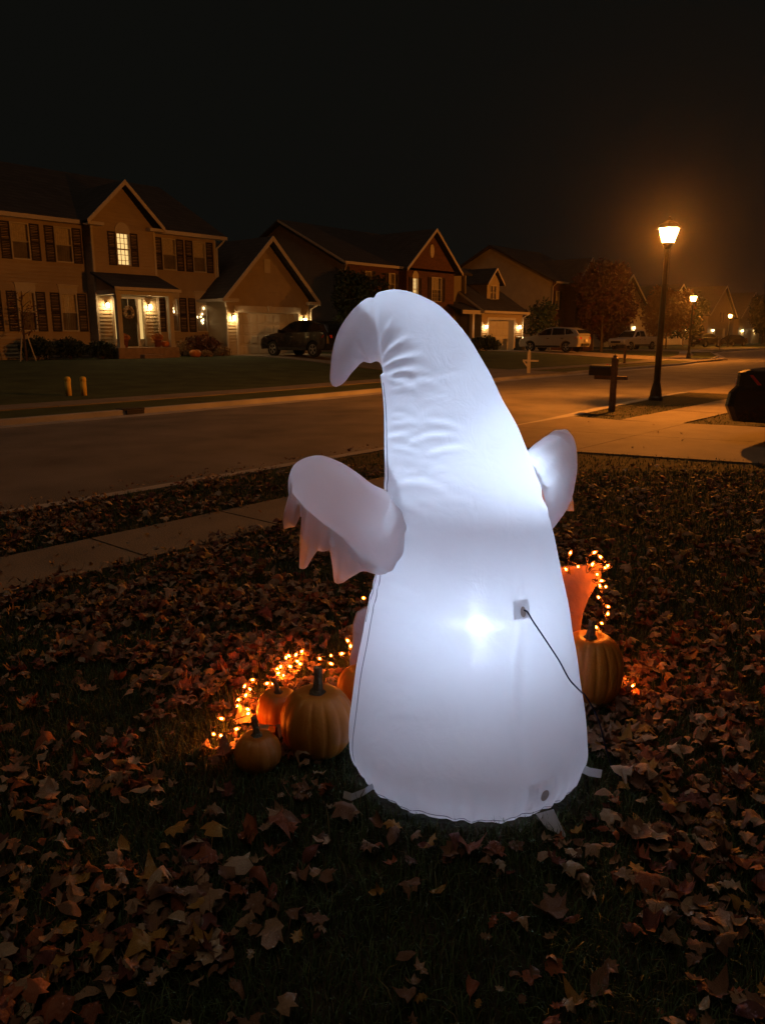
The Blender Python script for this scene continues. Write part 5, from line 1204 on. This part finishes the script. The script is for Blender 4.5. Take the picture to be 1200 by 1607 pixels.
for i in range(NL):
    p = int(prot[i]); k = int(kind[i]); Rm = rotm(i)
    if i in solo:
        o = bpy.data.objects.new('fallen_leaf', proto_mesh(p, k)); COL.objects.link(o)
        V = PROTO[p][0] * size[i] @ np.array(Rm).T
        o.matrix_world = Matrix.Translation((Xl[i], Yl[i], zl[i] + .004 + max(0, -(V[:, 2].min()) - zl[i] + .003))) @ Rm.to_4x4() @ Matrix.Scale(size[i], 4)
        xx, yy = uL[i] / dep[i], wL[i]
        if yy < 1.25: place = 'near the bottom ' + ('left corner' if xx < -.30 else ('left' if xx < -.10 else ('middle' if xx < .12 else ('right' if xx < .32 else 'right corner'))))
        elif yy < 1.75: place = 'before ' + ('the small pumpkin, far left' if xx < -.36 else ('the small pumpkin' if xx < -.20 else ('the large pumpkin' if xx < -.05 else ('the ghost' if xx < .18 else ('the air intake patch, right side' if xx < .36 else 'the right lawn edge')))))
        elif uL[i] < GU: place = 'left beside the pumpkins and lights' if xx > -.34 else 'at the far left beyond the small pumpkin'
        else: place = 'right beside the ghost and its cord' if xx < .30 else 'at the far right beyond the cord'
        sz = 'large' if size[i] > .070 else ('small' if size[i] < .056 else 'medium'); cu = 'tilted' if abs(tx[i]) + abs(ty[i]) > .52 else ('flat' if abs(tx[i]) + abs(ty[i]) < .25 else 'curled')
        tag(o, f'{sz} {cu} {LABELK[names[k]]} {SHAPEW[SHP[p // 2]]} leaf {place}', 'leaf', 'fallen leaves on the near lawn')
    else:
        V, F = PROTO[p]; V = V * size[i] @ np.array(Rm).T; V = V + [Xl[i], Yl[i], zl[i] + max(0, -(V[:, 2].min()) - zl[i] + .003)]
        VV.append(V); FF.append(F + nb); nb += len(V)
        c = np.array(KINDS[names[k]]) * RNG.uniform(.7, 1.25); CC.append(np.tile(c, (len(V), 1)))
same = {}
for o in COL.objects:
    if o.name.startswith('fallen_leaf'): same.setdefault(o['label'], []).append(o)
ORD = ['first', 'second', 'third', 'fourth', 'fifth', 'sixth', 'seventh', 'eighth']
for lb, os_ in same.items():
    if len(os_) < 2: continue
    os_.sort(key=lambda o: (o.location.x * RT[0] + o.location.y * RT[1]) / (o.location.x * FW[0] + o.location.y * FW[1] + .4))
    for i, o in enumerate(os_):
        w = 'leftmost' if i == 0 else ('rightmost' if i == len(os_) - 1 else ORD[min(i, 7)]); o['label'] = w + ' ' + lb
ll = raw_mesh('leaf_litter', np.concatenate(VV), np.concatenate(FF), 'leaf_litter', np.concatenate(CC), smooth=True); ll['kind'] = 'stuff'; ll['label'] = 'dry fallen leaves strewn over the near lawn'; ll['category'] = 'leaves'
# grass
def grass(N, wmin, wmax, hmean, width, pw):
    w = wmin + (wmax - wmin) * RNG.random(N) ** pw; u = (RNG.random(N) * 2 - 1) * (w * .88 + .35)
    X = RT[0] * u + FW[0] * w; Y = RT[1] * u + FW[1] * w
    k = on_lawn(X, Y) & in_view(X, Y)[0] & ((u - GU) ** 2 + (w - GW) ** 2 > np.where(w < GW, .41, .40) ** 2); X, Y, u, w = X[k], Y[k], u[k], w[k]; n = len(X)
    tuft = smooth_noise(X, Y, 9, 4.0)
    h = np.clip(RNG.normal(hmean, hmean * .3, n), .015, .12) * (.7 + .6 * tuft); a = RNG.uniform(0, 2 * PI, n) ; lean = np.abs(RNG.normal(0, .55, n)) + .1
    dx, dy = np.cos(a), np.sin(a); px, py = -dy * width, dx * width
    b = np.stack([X, Y, 0 * X], 1); m1 = b + np.stack([dx * h * lean * .35, dy * h * lean * .35, h * .6], 1); tip = b + np.stack([dx * h * lean, dy * h * lean, h * np.clip(1.05 - .35 * lean, .3, 1)], 1)
    pv = np.stack([px, py, 0 * X], 1) * RNG.uniform(.7, 1.3, n)[:, None]
    V = np.stack([b - pv, b + pv, m1 + pv * .8, m1 - pv * .8, tip], 1).reshape(-1, 3); i = np.arange(n)[:, None] * 5
    F = np.concatenate([i + [0, 1, 2], i + [0, 2, 3], i + [3, 2, 4]], 1).reshape(-1, 3)
    base = np.array([.072, .115, .042]); dry = np.array([.16, .13, .06]); f = (RNG.random(n) < .10)[:, None] * RNG.uniform(.3, 1, n)[:, None]
    c = (base * (1 - f) + dry * f) * RNG.uniform(.6, 1.35, n)[:, None]
    return V, F, np.repeat(c, 5, 0)
A = grass(150000, .6, 3.6, .038, .0016, .8); B_ = grass(140000, 3.2, 8.5, .036, .0026, .9); C_ = grass(60000, 7.5, 17, .032, .0040, 1.0)
V = np.concatenate([A[0], B_[0], C_[0]]); F = np.concatenate([A[1], B_[1] + len(A[0]), C_[1] + len(A[0]) + len(B_[0])])
gr = raw_mesh('lawn_grass', V, F, 'grass_blade', np.concatenate([A[2], B_[2], C_[2]])); gr['kind'] = 'stuff'; gr['label'] = 'dark green grass of the near lawn'; gr['category'] = 'grass'

# ------------------------------------------------------------------ volume added to imitate lens bloom as haze round the lamps
hz = bpy.data.materials.new('bloom_haze_volume'); hz.use_nodes = True; n = hz.node_tree.nodes; n.clear()
ho = n.new('ShaderNodeOutputMaterial'); pv = n.new('ShaderNodeVolumePrincipled'); hz.node_tree.links.new(pv.outputs[0], ho.inputs['Volume'])
pv.inputs['Color'].default_value = (.9, .9, .9, 1); pv.inputs['Density'].default_value = 0.00020; pv.inputs['Anisotropy'].default_value = 0.92
M['bloom_haze_volume'] = hz
hb = obj('bloom_haze', MB().box(-640, 640, -640, 660, -1.3, 12.5), 'bloom_haze_volume'); hb['kind'] = 'stuff'
